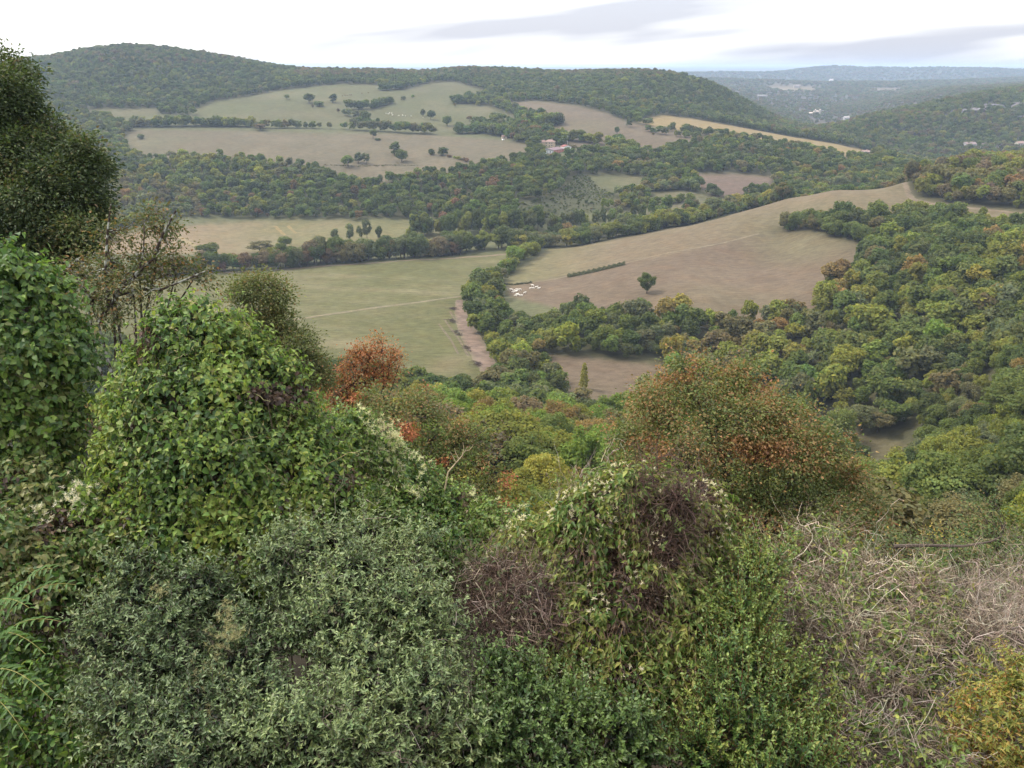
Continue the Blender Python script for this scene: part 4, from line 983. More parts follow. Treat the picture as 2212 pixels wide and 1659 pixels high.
def hip(mb, x0, x1, y0, y1, z0, rise, ov=.5, col=(.3, .12, .08)):
    i = min(x1 - x0, y1 - y0) / 2
    a = [(x0 - ov, y0 - ov, z0 - .2), (x1 + ov, y0 - ov, z0 - .2), (x1 + ov, y1 + ov, z0 - .2), (x0 - ov, y1 + ov, z0 - .2)]
    if (x1 - x0) >= (y1 - y0): r = [(x0 + i, (y0 + y1) / 2, z0 + rise), (x1 - i + .01, (y0 + y1) / 2, z0 + rise)]; f = [(0, 1, 5, 4), (1, 2, 5), (2, 3, 4, 5), (3, 0, 4)]
    else: r = [((x0 + x1) / 2, y0 + i, z0 + rise), ((x0 + x1) / 2, y1 - i + .01, z0 + rise)]; f = [(0, 1, 4), (1, 2, 5, 4), (2, 3, 5), (3, 0, 4, 5)]
    mb.add(a + r, f + [(3, 2, 1, 0)], col)

def opening(root, nm, x, y, z, w, h, face='y', shut=None, frame=(.55, .5, .42), pane=(.02, .022, .025)):
    mb = MB()
    if face == 'y': mb.box(x - w / 2 - .12, x + w / 2 + .12, y - .06, y + .1, z - .1, z + h + .14, frame)
    else: mb.box(x - .1, x + .06, y - w / 2 - .12, y + w / 2 + .12, z - .1, z + h + .14, frame)
    fr = link(nm, mb.mesh(nm, M_WALL), root)
    mb = MB()
    if face == 'y': mb.box(x - w / 2, x + w / 2, y - .10, y, z, z + h, pane)
    else: mb.box(x, x + .10, y - w / 2, y + w / 2, z, z + h, pane)
    link('pane', mb.mesh('pane', M_GLASS), fr)
    if shut:
        for s in (-1, 1):
            mb = MB()
            if face == 'y': mb.box(x + s * (w * .75 + .14) - w * .24, x + s * (w * .75 + .14) + w * .24, y - .14, y - .07, z, z + h, shut)
            else: mb.box(x + .07, x + .14, y + s * (w * .75 + .14) - w * .24, y + s * (w * .75 + .14) + w * .24, z, z + h, shut)
            link('shutter', mb.mesh('shutter', M_WALL), fr)

CREAM, TILE, TILE2 = (.44, .36, .25), (.18, .118, .098), (.21, .142, .118)
def farmhouse():
    p = place(1186, 317, (1000, 1110))
    t = thing('farmhouse', 'cream two storey farmhouse with a long low tiled wing', 'house', tuple(p), math.radians(-14))
    mb = MB(); mb.box(-6.5, 6.5, 0, 9, -2, 6.4, CREAM); link('wall', mb.mesh('wall', M_WALL), t)
    mb = MB(); mb.box(-25, -6.5, 2.5, 10, -2, 5.2, (.50, .42, .31)); link('wing_wall', mb.mesh('wing_wall', M_WALL), t)
    mb = MB(); hip(mb, -6.5, 6.5, 0, 9, 6.4, 2.2, col=TILE2); r = link('roof', mb.mesh('roof', M_ROOF), t)
    mb = MB(); mb.box(2.2, 3.1, 5.5, 6.3, 7.0, 9.6, (.4, .3, .22)); link('chimney', mb.mesh('chimney', M_WALL), r)
    mb = MB(); gable(mb, -25.2, -6.9, 2.5, 10, 5.2, 2.2, col=TILE); link('wing_roof', mb.mesh('wing_roof', M_ROOF), t)
    mb = MB(); mb.box(-24, -15, -1.2, 2.45, -2, 2.2, (.46, .36, .27)); link('lean_to', mb.mesh('lean_to', M_WALL), t)
    mb = MB(); mb.add([(-24.3, -1.6, 2.1), (-14.7, -1.6, 2.1), (-14.7, 2.45, 3.9), (-24.3, 2.45, 3.9), (-24.3, -1.6, 2.35), (-14.7, -1.6, 2.35), (-14.7, 2.45, 4.15), (-24.3, 2.45, 4.15)], [(3, 2, 1, 0), (4, 5, 6, 7), (0, 1, 5, 4), (1, 2, 6, 5), (2, 3, 7, 6), (3, 0, 4, 7)], (.38, .25, .2)); link('lean_to_roof', mb.mesh('lean_to_roof', M_ROOF), t)
    for x, z in ((-3.8, 3.7), (.6, 3.7), (3.6, 3.7), (-3.8, .9), (3.6, .9)): opening(t, 'window', x, 0, z, .95, 1.5, shut=(.30, .26, .22))
    opening(t, 'door', .4, 0, 0, 1.2, 2.2, pane=(.12, .09, .07))
    for y in (2.4, 6.2): opening(t, 'window', 6.5, y, 3.7, .95, 1.4, 'x', shut=(.30, .26, .22))
    for x in (-11, -16, -21): opening(t, 'window', x, 2.5, 3.2, .9, 1.0)
farmhouse()
def barn():
    p = place(1182, 331, (970, 1080))
    t = thing('barn', 'grey fronted farm barn with dark red roof and brick side wall', 'barn', tuple(p), math.radians(-33))
    g = (.36, .365, .375)
    mb = MB(); mb.prism([(-9, -2), (9, -2), (9, 3.8), (0, 5.8), (-9, 3.8)], 0, .4, g); link('front_wall', mb.mesh('front_wall', M_STEEL), t)
    mb = MB(); mb.box(8.7, 9.05, .4, 26, -2, 3.75, (.34, .15, .11)); link('side_wall', mb.mesh('side_wall', M_WALL), t)
    mb = MB(); mb.box(-9, -8.7, .4, 26, -2, 3.75, (.3, .3, .3)); mb.prism([(-8.7, -2), (8.7, -2), (8.7, 3.7), (0, 5.6), (-8.7, 3.7)], 25.7, 26, (.3, .3, .3)); link('rear_wall', mb.mesh('rear_wall', M_WALL), t)
    mb = MB(); gable(mb, -9, 9, -.1, 26.2, 3.85, 2.0, ov=.5, th=.15, col=(.115, .062, .064), along='y'); link('roof', mb.mesh('roof', M_STEEL), t)
    for x in (1.2, 4.9):
        mb = MB(); mb.box(x, x + 2.6, -.14, -.02, 0, 3.3, (.52, .53, .55)); link('sliding_door', mb.mesh('sliding_door', M_STEEL), t)
    mb = MB(); mb.box(3.85, 4.85, -.05, .02, 0, 3.3, (.012, .012, .012)); link('doorway_shade', mb.mesh('doorway_shade', M_GLASS), t)  # near-black slab paints the shade inside the open door gap
    for k in range(4):
        mb = MB(); mb.box(9.06, 9.3, 3 + k * 6.5, 3.4 + k * 6.5, -2, 3.5, (.28, .14, .11)); link('pillar', mb.mesh('pillar', M_WALL), t)
barn()
def white_shed():
    p = place(1226, 325, (990, 1110))
    t = thing('white_house', 'small white walled farm building with a red roof beside the barn', 'building', tuple(p), math.radians(24))
    w = (.62, .62, .60)
    mb = MB(); mb.box(-5.5, 5.5, 0, 9, -2, 4.6, w); mb.prism([(-5.5, 4.6), (5.5, 4.6), (0, 6.3)], .02, .3, w); link('wall', mb.mesh('wall', M_WALL), t)
    mb = MB(); gable(mb, -5.5, 5.5, 0, 9, 4.6, 1.7, col=(.22, .085, .075), along='y'); link('roof', mb.mesh('roof', M_ROOF), t)
    mb = MB(); mb.box(-8.6, -5.55, 1, 6, -2, 2.6, w); link('annex', mb.mesh('annex', M_WALL), t)
    mb = MB(); mb.box(-8.9, -5.4, .7, 6.3, 2.6, 2.85, (.22, .09, .08)); link('annex_roof', mb.mesh('annex_roof', M_ROOF), t)
    opening(t, 'window', -2, 0, 1.6, 1, 1.2); opening(t, 'door', 2, 0, 0, 1.1, 2.1, pane=(.2, .2, .2))
white_shed()
def pole():
    p = place(1226, 312, (1020, 1150))
    t = thing('pole', 'thin pale pole standing behind the white farm building', 'pole', tuple(p))
    mb = MB(); mb.tube([(0, 0, -1), (0, 0, 5), (0, 0, 11)], [.2, .18, .14], 8, (.62, .62, .6)); link('shaft', mb.mesh('shaft', M_STEEL), t)
    mb = MB(); mb.box(-.8, .8, -.06, .06, 10.2, 10.4, (.4, .4, .4)); link('crossarm', mb.mesh('crossarm', M_STEEL), t)
pole()
def trailer():
    p = place(1174, 333, (960, 1060))
    t = thing('livestock_trailer', 'white trailer with green stripes parked before the barn', 'trailer', tuple(p), math.radians(-12))
    mb = MB()
    for k in range(5): mb.box(-4, 4, 0, 2.4, .8 + k * .46, 1.25 + k * .46, (.75, .77, .74) if k % 2 == 0 else (.03, .30, .19))
    mb.box(-4, 4, -.03, 2.43, 3.1, 3.2, (.75, .77, .74)); link('body', mb.mesh('body', M_STEEL), t)
    for x in (-2.6, 2.6):
        mb = MB(); th_ = np.linspace(0, 2 * math.pi, 13)[:-1]; mb.prism([(x + .45 * math.cos(a), .45 + .45 * math.sin(a)) for a in th_], -.15, .12, (.02, .02, .02)); link('wheel', mb.mesh('wheel', M_STEEL), t)
    mb = MB(); mb.tube([(-4, 1.2, .7), (-5.4, 1.2, .55)], .08, 5, (.1, .1, .1)); link('drawbar', mb.mesh('drawbar', M_STEEL), t)
trailer()
def vehicle(nm, lab, px, py, yr, rot, col, L=4.4, h=1.5):
    p = place(px, py, yr); t = thing(nm, lab, 'car', tuple(p), rot)
    mb = MB(); mb.prism([(-L / 2, .35), (L / 2, .35), (L / 2, .85), (L * .30, .92), (L * .14, h), (-L * .34, h), (-L * .47, .95), (-L / 2, .9)], -.85, .85, col); link('body', mb.mesh('body', M_STEEL), t)
    mb = MB(); mb.prism([(L * .25, .95), (L * .13, h - .1), (-L * .32, h - .1), (-L * .42, .98)], -.87, .87, (.02, .025, .03)); link('window', mb.mesh('window', M_GLASS), t)
    for x in (-L * .3, L * .3):
        for y in (-.9, .75):
            mb = MB(); th_ = np.linspace(0, 2 * math.pi, 11)[:-1]; mb.prism([(x + .32 * math.cos(a), .32 + .32 * math.sin(a)) for a in th_], y, y + .16, (.02, .02, .02)); link('wheel', mb.mesh('wheel', M_STEEL), t)
vehicle('parked_car', 'white low car parked at the left of the striped trailer', 1166, 337, (950, 1060), .2, (.8, .8, .8), 5.2)
vehicle('parked_car', 'small white car beside the stone shed at the end of the lane', 1087, 303, (1040, 1180), .9, (.8, .8, .8))
def cottage(nm, lab, px, py, yr, rot, w, d, h, rise, wall, roof, wins=2, lift=0.0, cat='house', hipped=False, chim=True):
    p = place(px, py, yr); t = thing(nm, lab, cat, (p[0], p[1], p[2] + lift), rot)
    mb = MB(); mb.box(-w / 2, w / 2, 0, d, -3 - lift, h, wall)
    if not hipped: mb.prism([(-w / 2 + .02, h), (-w / 2 + .021, h), (-w / 2 + .02, h + .01)], 0, .01, wall)
    link('wall', mb.mesh('wall', M_WALL), t)
    mb = MB()
    if hipped: hip(mb, -w / 2, w / 2, 0, d, h, rise, col=roof)
    else:
        gable(mb, -w / 2, w / 2, 0, d, h, rise, col=roof)
        for x in (-w / 2, w / 2 - .3): mb.add([(x, 0, h), (x, d, h), (x, d / 2, h + rise), (x + .3, 0, h), (x + .3, d, h), (x + .3, d / 2, h + rise)], [(0, 1, 2), (5, 4, 3), (0, 2, 5, 3), (2, 1, 4, 5)], wall)
    r = link('roof', mb.mesh('roof', M_ROOF), t)
    if chim: mb = MB(); mb.box(w * .2, w * .2 + .9, d / 2 - .5, d / 2 + .5, h + rise * .4, h + rise + 1.1, (.4, .28, .22)); link('chimney', mb.mesh('chimney', M_WALL), r)
    for k in range(wins): opening(t, 'window', -w / 2 + w * (k + .5) / wins, 0, h * .5, 1.1, min(1.5, h * .35), shut=(.3, .3, .28))
    return t
cottage('stone_shed', 'small stone shed with tiled roof at the end of the farm lane', 1090, 300, (1040, 1200), .2, 7, 5, 3, 1.4, (.42, .34, .27), TILE, 1, cat='shed', chim=False)
WH = (.36, .33, .29)
cottage('village_house', 'low village house with a pink hipped roof among trees', 2001, 346, (1150, 1420), .1, 17, 10, 3.4, 2.8, WH, (.27, .17, .145), 3, 1.5, hipped=True)
cottage('village_house', 'village roof half hidden left of the pink roofed house', 1965, 348, (1150, 1420), -.2, 12, 8, 3, 2, (.36, .33, .3), (.20, .135, .12), 2, 3.5)
cottage('village_house', 'small pale village house at the foot of the stubble field', 1870, 348, (1100, 1400), .3, 11, 8, 3, 2, (.36, .33, .30), (.24, .17, .15), 2, .3)
cottage('village_house', 'tall grey and white village house under the cliff wood', 2096, 326, (1300, 1520), .15, 20, 12, 8, 3, (.30, .29, .29), (.19, .145, .135), 4, 3.0)
cottage('village_house', 'white village house with brown roof right of the tall one', 2126, 322, (1300, 1520), -.1, 11, 9, 4.5, 2, (.36, .34, .32), (.19, .14, .125), 2, 3.0)
cottage('village_house', 'little village house between trees under the bright green wood', 2158, 322, (1300, 1520), .2, 10, 8, 4, 2, (.36, .33, .30), (.22, .165, .145), 2, 3.5)
cottage('village_house', 'pale village house cut by the right edge of the picture', 2205, 322, (1280, 1520), .1, 13, 10, 6, 2.4, (.40, .36, .30), (.24, .165, .14), 3, 4.0)
cottage('village_house', 'village house with rusty roof behind the autumn wood', 2118, 356, (900, 1300), .2, 11, 8, 4, 2, (.5, .42, .36), (.36, .2, .16), 2, 3.0)
def castle():
    p = place(1764, 249, (2300, 2900)); t = thing('castle', 'white stone castle in the far valley above the pink field', 'castle', (p[0], p[1], p[2] + 4), .1); t.scale = (.62, .62, .62)
    w = (.40, .37, .32)
    mb = MB(); mb.box(-14, 16, 0, 16, -10, 12, w); link('keep', mb.mesh('keep', M_WALL), t)
    mb = MB(); hip(mb, -14, 16, 0, 16, 12, 4, col=(.5, .4, .34)); link('roof', mb.mesh('roof', M_ROOF), t)
    for x in (-11, 13):
        mb = MB(); mb.tube([(x, -2, -10), (x, -2, 19)], 4.2, 10, w); tw_ = link('tower', mb.mesh('tower', M_WALL), t)
        mb = MB(); mb.tube([(x, -2, 19), (x, -2, 24)], [4.9, .1], 10, (.48, .4, .35)); link('tower_roof', mb.mesh('tower_roof', M_ROOF), tw_)
    mb = MB(); mb.box(-46, -14.1, 2, 14, -12, 4, (.66, .62, .54)); link('outer_wall', mb.mesh('outer_wall', M_WALL), t)
    mb = MB(); hip(mb, -46, -14.1, 2, 14, 4, 4, col=(.56, .46, .40)); link('wing_roof', mb.mesh('wing_roof', M_ROOF), t)
    for x in (-6, 0, 6): opening(t, 'window', x, 0, 6, 2, 3)
castle()
cottage('far_house', 'small white house right of the castle in the far valley', 1829, 263, (2100, 2800), .1, 15, 10, 6, 4, (.36, .36, .36), (.3, .27, .26), 3, 5.0)
cottage('far_house', 'far farmhouse with pale roof on the plateau field', 1722, 190, (3600, 5200), .1, 30, 12, 5, 4, (.28, .25, .22), (.24, .2, .18), 3, 6.0)
cottage('far_house', 'tiny white house in front of the blue far ridge', 1796, 180, (4500, 7000), .1, 18, 10, 6, 4, (.6, .6, .6), (.45, .4, .4), 2, 10.0)
cottage('far_house', 'tiny white roofed house at the foot of the ridge end', 1647, 213, (3000, 4200), .2, 40, 10, 3, 2, (.25, .235, .22), (.24, .22, .21), 4, 8.0)

# ------------------------------------------------------------------ grey rock faces
M_ROCK = tint_material('limestone', .95, .1, noise=.25, amount=.3, bump=.8)
def outcrop(lab, px, py, yr, w, d, h, seed, col=(.125, .115, .116), rot=0.0, nm='rock_face'):
    p = place(px, py, yr); rng = np.random.default_rng(seed)
    nu, nv = 30, 12
    a = np.linspace(-1, 1, nu); b = np.linspace(0, 1, nv)
    A, B = np.meshgrid(a, b, indexing='ij')
    top = h * (1 - np.abs(A) ** 3) * (.65 + .6 * vnoise(A * 4 + seed, A * 0 + seed, seed, 3))
    X = A * w / 2 + rng.normal(0, w * .008, A.shape)
    Z = np.minimum(B * 1.7, 1) * top - h * .25
    Y = -d * .2 + d * np.maximum(B - .55, 0) * 2.2 - (vnoise(A * 9 + seed, B * 2.5, seed + 1, 3) - .5) * d * .7 + np.abs(A) ** 4 * d * .5
    v = np.stack([X, Y, Z], -1).reshape(-1, 3); i = np.arange(nu * nv).reshape(nu, nv)
    f = np.stack([i[:-1, :-1], i[1:, :-1], i[1:, 1:], i[:-1, 1:]], -1).reshape(-1, 4)
    back = v + np.array([0, d, 0])     # a solid body, not a sheet
    n = len(v); f2 = f[:, ::-1] + n
    rim = np.concatenate([i[:, 0], i[-1, 1:], i[-2::-1, -1], i[0, -2:0:-1]])
    fr = np.stack([rim, np.roll(rim, -1), np.roll(rim, -1) + n, rim + n], -1)
    c = np.array(col) * rng.uniform(.75, 1.2, (2 * n, 1))
    o = link(nm, mesh_np(nm, np.concatenate([v, back]), np.concatenate([f, f2, fr]), M_ROCK, c), label=lab, category='cliff')
    o.location = tuple(p); o.rotation_euler = (0, 0, rot)
outcrop('broad grey limestone face on the wooded hill at the right', 2106, 246, (1450, 1750), 62, 14, 13, 1)
outcrop('pale limestone face highest on the wooded hill at the right', 2150, 236, (1450, 1800), 52, 14, 13, 2)
outcrop('small limestone face at the right edge of the picture', 2206, 232, (1450, 1800), 40, 12, 12, 3)
outcrop('low grey rocks left of the broad limestone face', 2072, 242, (1450, 1800), 34, 8, 7, 4)
outcrop('grey rock face lower right on the wooded hill', 2200, 258, (1450, 1750), 50, 10, 9, 5, (.10, .092, .096))
outcrop('white scar of rock at the end of the long ridge', 1618, 227, (1300, 1700), 18, 6, 12, 6, (.15, .14, .14))

# ------------------------------------------------------------------ white cattle
M_COW = tint_material('cow_hide', .8, .2, noise=2.0, amount=.08)
def cow_mesh(lying, col):
    me = bpy.data.meshes.new('cow_skeleton'); z = 1.12 if not lying else .52
    V = [(-.75, 0, z), (-.2, 0, z - .02), (.4, 0, z + .02), (.72, 0, z + .06), (1.02, 0, z + .22), (1.28, 0, z + .26), (1.52, 0, z + .08)]
    R = [.30, .36, .36, .30, .19, .15, .10]
    E = [(i, i + 1) for i in range(6)]
    def leg(root, pts, rs):
        j = root
        for p, r in zip(pts, rs): V.append(p); R.append(r); E.append((j, len(V) - 1)); j = len(V) - 1
    for s in (-1, 1):
        if lying:
            leg(3, [(.66, s * .20, .30), (.92, s * .22, .14), (.66, s * .26, .09)], [.16, .09, .07]); leg(0, [(-.62, s * .24, .30), (-.30, s * .36, .14), (-.62, s * .38, .09)], [.22, .11, .07])
        else:
            leg(3, [(.66, s * .20, .72), (.64, s * .21, .40), (.66, s * .21, .03)], [.15, .085, .075]); leg(0, [(-.74, s * .22, .74), (-.86, s * .22, .42), (-.80, s * .22, .03)], [.19, .09, .075])
        leg(5, [(1.24, s * .20, z + .34)], [.05])
    leg(0, [(-.98, 0, z - .05), (-1.0, 0, max(z - .5, .12))], [.05, .035])
    me.from_pydata(V, E, []); me.update()
    o = bpy.data.objects.new('cow_skeleton', me); COL.objects.link(o)
    sk = o.modifiers.new('skin', 'SKIN'); sk.use_smooth_shade = True
    for i, sv_ in enumerate(me.skin_vertices[0].data): sv_.radius = (R[i], R[i]); sv_.use_root = (i == 2)
    ss = o.modifiers.new('sub', 'SUBSURF'); ss.levels = 1; ss.render_levels = 1
    dg = bpy.context.evaluated_depsgraph_get()
    out = bpy.data.meshes.new_from_object(o.evaluated_get(dg), depsgraph=dg)
    COL.objects.unlink(o); bpy.data.objects.remove(o)
    at = out.color_attributes.new('tint', 'FLOAT_COLOR', 'POINT')
    c = np.ones((len(out.vertices), 4), np.float32); c[:, :3] = col; at.data.foreach_set('color', c.ravel())
    out.materials.clear(); out.materials.append(M_COW); out.name = 'cow'
    return out
COW_S, COW_L, COW_B = cow_mesh(False, (.66, .63, .55)), cow_mesh(True, (.66, .63, .55)), cow_mesh(False, (.16, .08, .05))
HERD = [(555, 360, 0, 'standing at the left end of the herd'), (640, 372, 1, 'lying just right of the leftmost standing cow'), (600, 425, 1, 'lying below the leftmost standing cow'), (765, 335, 1, 'lying at the top of the left cluster'), (735, 385, 1, 'lying in the middle of the left cluster'),
        (700, 405, 1, 'lying at the lower edge of the middle pair'), (860, 365, 0, 'standing broadside right of the left cluster'), (1010, 470, 0, 'standing alone between the two groups'), (745, 495, 1, 'lying upper left of the lowest four'), (800, 515, 1, 'lying second of the lowest four'),
        (690, 545, 1, 'lying lowest of all at the left'), (885, 540, 1, 'lying right of the lowest four'), (1280, 222, 0, 'standing at the top of the right group near the ditch'), (1405, 250, 1, 'lying upper right of the right group'), (1205, 292, 1, 'lying at the left of the right group'), (1305, 285, 1, 'lying in the middle of the right group'), (1485, 295, 1, 'lying stretched at the far right of the herd')]
for i, (zx, zy, ly, lab) in enumerate(HERD):
    p = place((1980 + zx / 8.508) * .54, (1120 + zy / 8.508) * .54, (480, 640))
    o = link('cow', COW_L if ly else COW_S, label='white cow ' + lab, category='cow', group='white cattle in the pasture')
    o.location = (p[0], p[1], p[2] - .02); o.rotation_euler = (0, 0, random.uniform(-.6, .6) + (0 if i % 3 else math.pi)); s = random.uniform(1.0, 1.15); o.scale = (s, s, s)
for i, (zx, zy) in enumerate(((1720, 494), (1750, 502), (1765, 488), (1790, 492), (1800, 514), (1880, 522), (1930, 517), (1965, 522), (2040, 530), (2190, 545))):
    p = place((1000 + zx / 3.16) * .54, (300 + zy / 3.16) * .54, (1150, 1500))
    o = link('cow', COW_S, label='tiny white cow of the distant herd, %s from left on the upland pasture' % ORD[i], category='cow', group='far white cattle'); o.location = tuple(p); o.rotation_euler = (0, 0, random.uniform(0, 6)); o.scale = (1.25,) * 3
for i, (zx, zy) in enumerate(((1170, 268), (1205, 262), (1232, 262), (1262, 258), (1285, 258), (1415, 240), (1495, 232))):
    p = place((1000 + zx / 3.16) * .54, (300 + zy / 3.16) * .54, (1250, 1750))
    o = link('cow', COW_B, label='tiny brown cow high on the upland pasture, %s from left' % ORD[i], category='cow', group='far brown cattle'); o.location = tuple(p); o.rotation_euler = (0, 0, random.uniform(0, 6)); o.scale = (1.25,) * 3

# ------------------------------------------------------------------ clipped hedge, heaps of branches by the track
def low_hedge(lab, poly, yr, w, h, col, n, seed):
    rng = np.random.default_rng(seed)
    P3 = np.array([on_ground(px, py, *yr) for px, py in poly]); L = np.concatenate([[0], np.cumsum(np.linalg.norm(np.diff(P3[:, :2], axis=0), axis=1))])
    t = rng.uniform(0, L[-1], n); x = np.interp(t, L, P3[:, 0]); y = np.interp(t, L, P3[:, 1]); a = rng.uniform(0, math.pi, n); rr = rng.uniform(.8, 1.1, n) * (1 + .2 * np.sin(t * 1.7))
    b = P3[0].copy()
    P = np.stack([x + rng.normal(0, .15, n), y + np.cos(a) * w / 2 * rr, height(x, y) + np.sin(a) * h * rr], 1); N = np.stack([0 * a, np.cos(a), np.sin(a) + .3], 1)
    v, f = cards(P - b, N, .5, rng)
    c = np.repeat(np.array(col) * rng.uniform(.7, 1.3, (n, 1)), 4, 0)
    root = thing('low_hedge', lab, 'hedge', tuple(b)); link('foliage', mesh_np('low_hedge_foliage', v, f, M_TLEAF0, c), root, kind='stuff')
    nn = 24; ts = np.linspace(0, L[-1], nn); q = np.stack([np.interp(ts, L, P3[:, 0]), np.interp(ts, L, P3[:, 1])], 1); z = height(q[:, 0], q[:, 1])
    C3 = np.stack([np.column_stack([q, z - .2]), np.column_stack([q + rng.normal(0, .15, q.shape), z + h * .8])], 1); vv, ff = tubes0(C3 - b, .05)
    link('stems', mesh_np('low_hedge_stems', vv, ff, M_BARK, np.tile((.06, .05, .04), (len(vv), 1))), root, kind='stuff')
def tubes0(P, r):
    mb = MB()
    for c in P: mb.tube(c, r, 4)
    V = np.concatenate(mb.v); F = np.array([f for f in mb.f if len(f) == 4]); return V, F
M_TLEAF0 = leaf_material('hedge_leaf', 'attr', trans=.25, rough=.7, spec=.15)
low_hedge('long low clipped hedge along the path in the tan field', [(1226, 599), (1290, 586), (1350, 572)], (500, 680), 3.0, 2.4, (.075, .085, .035), 2600, 1)
low_hedge('rough strip of brambles along the bank across the hill field', [(705, 357), (780, 359), (860, 357), (905, 358)], (940, 1120), 2.0, 1.0, (.09, .085, .045), 900, 2)
low_hedge('dark thin hedge beside the cattle at the edge of the pasture', [(1075, 614), (1110, 616), (1150, 611)], (520, 680), 1.6, 1.2, (.05, .055, .03), 500, 3)
def brush_pile(px, py, lab, L, seed):
    rng = np.random.default_rng(seed); p = place(px, py, (330, 620)); t = thing('brush_pile', lab, 'brush pile', tuple(p), group='brush piles along the track')
    mb = MB()
    for k in range(46):
        u = rng.uniform(-.5, .5); c = np.array([u * L * .35 + rng.normal(0, .7), -u * L, rng.uniform(.1, .9)]); d = rng.normal(0, 1, 3) * np.array([1.5, .9, .25])
        mb.tube([c - d, c + rng.normal(0, .15, 3), c + d * rng.uniform(.5, 1)], [.08, .07, .04], 4, np.array((.07, .052, .045)) * rng.uniform(.6, 1.4))
    link('branches', mb.mesh('branches', M_BARK), t, kind='stuff')
for i, (px, py, L, w) in enumerate(((976, 694, 8, 'farthest'), (989, 721, 10, 'second'), (1010, 754, 11, 'third'), (1032, 787, 8, 'nearest'), (980, 668, 5, 'smallest'))):
    brush_pile(px, py, 'dark heap of cut branches beside the farm track, the %s one' % w if w != 'smallest' else 'smallest dark heap of cut branches at the top of the farm track', L, 40 + i)

# ------------------------------------------------------------------ near vegetation, leaf by leaf
from mathutils import Matrix
M_LEAF = leaf_material('soft_leaf', 'attr', trans=.40, rough=.5, spec=.35, mottle=9)
M_LEAF_ONE = leaf_material('soft_leaf_single', 'obj', trans=.40, rough=.5, spec=.35, mottle=9)
M_GLOSS = leaf_material('glossy_leaf', 'attr', trans=.2, rough=.42, spec=.38, mottle=12)
M_GLOSS_ONE = leaf_material('glossy_leaf_single', 'obj', trans=.2, rough=.42, spec=.38, mottle=12)
M_STEM = tint_material('stem_bark', .85, .15, noise=14.0, amount=.3)
M_FLUFF = leaf_material('seed_fluff', 'attr', trans=.45, rough=.9, spec=.05)
UP = np.array([0, 0, 1.0])
CAM = np.array([0, 0, CAM_H])

def unit(a): return a / (np.linalg.norm(a, axis=-1, keepdims=True) + 1e-9)
def mpp(px, py, Y):
    dx, dy, dz = ray(px * K, py * K); return (Y / dy) * K / FOC
SHRINK = [1.0]
def lobes(specs, flat=1.0):
    c, r = [], []
    for s in specs:
        px, py, Y, rp = s[:4]; m = rp * mpp(px, py, Y) * SHRINK[0]
        c.append(at_depth(px, py, Y)); r.append((m, m * (s[4] if len(s) > 4 else .85), m * flat))
    return np.array(c), np.array(r)

def surface(c, r, n, rng, face=-.35, lump=.12, gap=0.0, freq=7.0, rough_seed=0):
    """Points and outward directions on the outside of a heap of rounded lobes."""
    P, N = [], []
    w = r[:, 0] * r[:, 2] + r[:, 0] * r[:, 1]; w = w / w.sum(); got = 0
    for _ in range(40):
        k = rng.choice(len(c), n, p=w); d = unit(rng.normal(0, 1, (n, 3)))
        p = c[k] + d * r[k]; nn = unit(d / r[k])
        inside = np.zeros(n, bool)
        for j in range(len(c)):
            inside |= (k != j) & ((((p - c[j]) / r[j]) ** 2).sum(1) < .92)
        keep = ~inside & ((nn * unit(CAM - p)).sum(1) > face)
        ls = r[:, 0].mean()
        q = p * freq
        disp = (np.sin(q[:, 0] + 1.3 * rough_seed) * np.sin(q[:, 1] * 1.1 + 2) * np.sin(q[:, 2] * 1.2 + rough_seed) + .6 * np.sin(q[:, 0] * 2.3 + q[:, 2] * 1.9) * np.sin(q[:, 1] * 2.1 + q[:, 2]))
        if gap: keep &= (disp > -1 + gap * 1.0 + rng.uniform(-.25, .25, n))
        p = p + nn * (disp * lump * ls)[:, None]
        P.append(p[keep]); N.append(nn[keep]); got += keep.sum()
        if got >= n: break
    return np.concatenate(P)[:n], np.concatenate(N)[:n]

LEAF6 = np.array([(0, 0, 0), (-.42, .26, .10), (-.25, .62, .05), (0, 1, -.12), (.25, .62, .05), (.42, .26, .10)])
LEAF6F = np.array([(0, 1, 2, 3), (0, 3, 4, 5)])
def leaf_one(name, heart=False, mat=None):
    ys = np.array([0, .12, .3, .5, .7, .86, 1.0]); ws = np.array([.02, .34 if heart else .20, .45 if heart else .36, .40 if heart else .42, .27 if heart else .32, .13 if heart else .16, 0])
    v, f = [], []
    for i, (y, w) in enumerate(zip(ys, ws)):
        zc = -.16 * (y - .2) ** 2 * 1.6; yb = y - (.07 if heart and i == 1 else 0)
        v += [(-w, yb, zc + w * .28), (0, y, zc), (w, yb, zc + w * .28)]
    for i in range(len(ys) - 1):
        a = i * 3
        f += [(a, a + 1, a + 4, a + 3), (a + 1, a + 2, a + 5, a + 4)]
    return mesh_np(name, np.array(v), np.array(f), mat, np.ones((len(v), 3)) * 1.0, smooth=True)
LEAF_MESH = {}
def leaf_mesh(heart, mat):
    k = (heart, mat.name)
    if k not in LEAF_MESH: LEAF_MESH[k] = leaf_one('leaf', heart, mat)
    return LEAF_MESH[k]

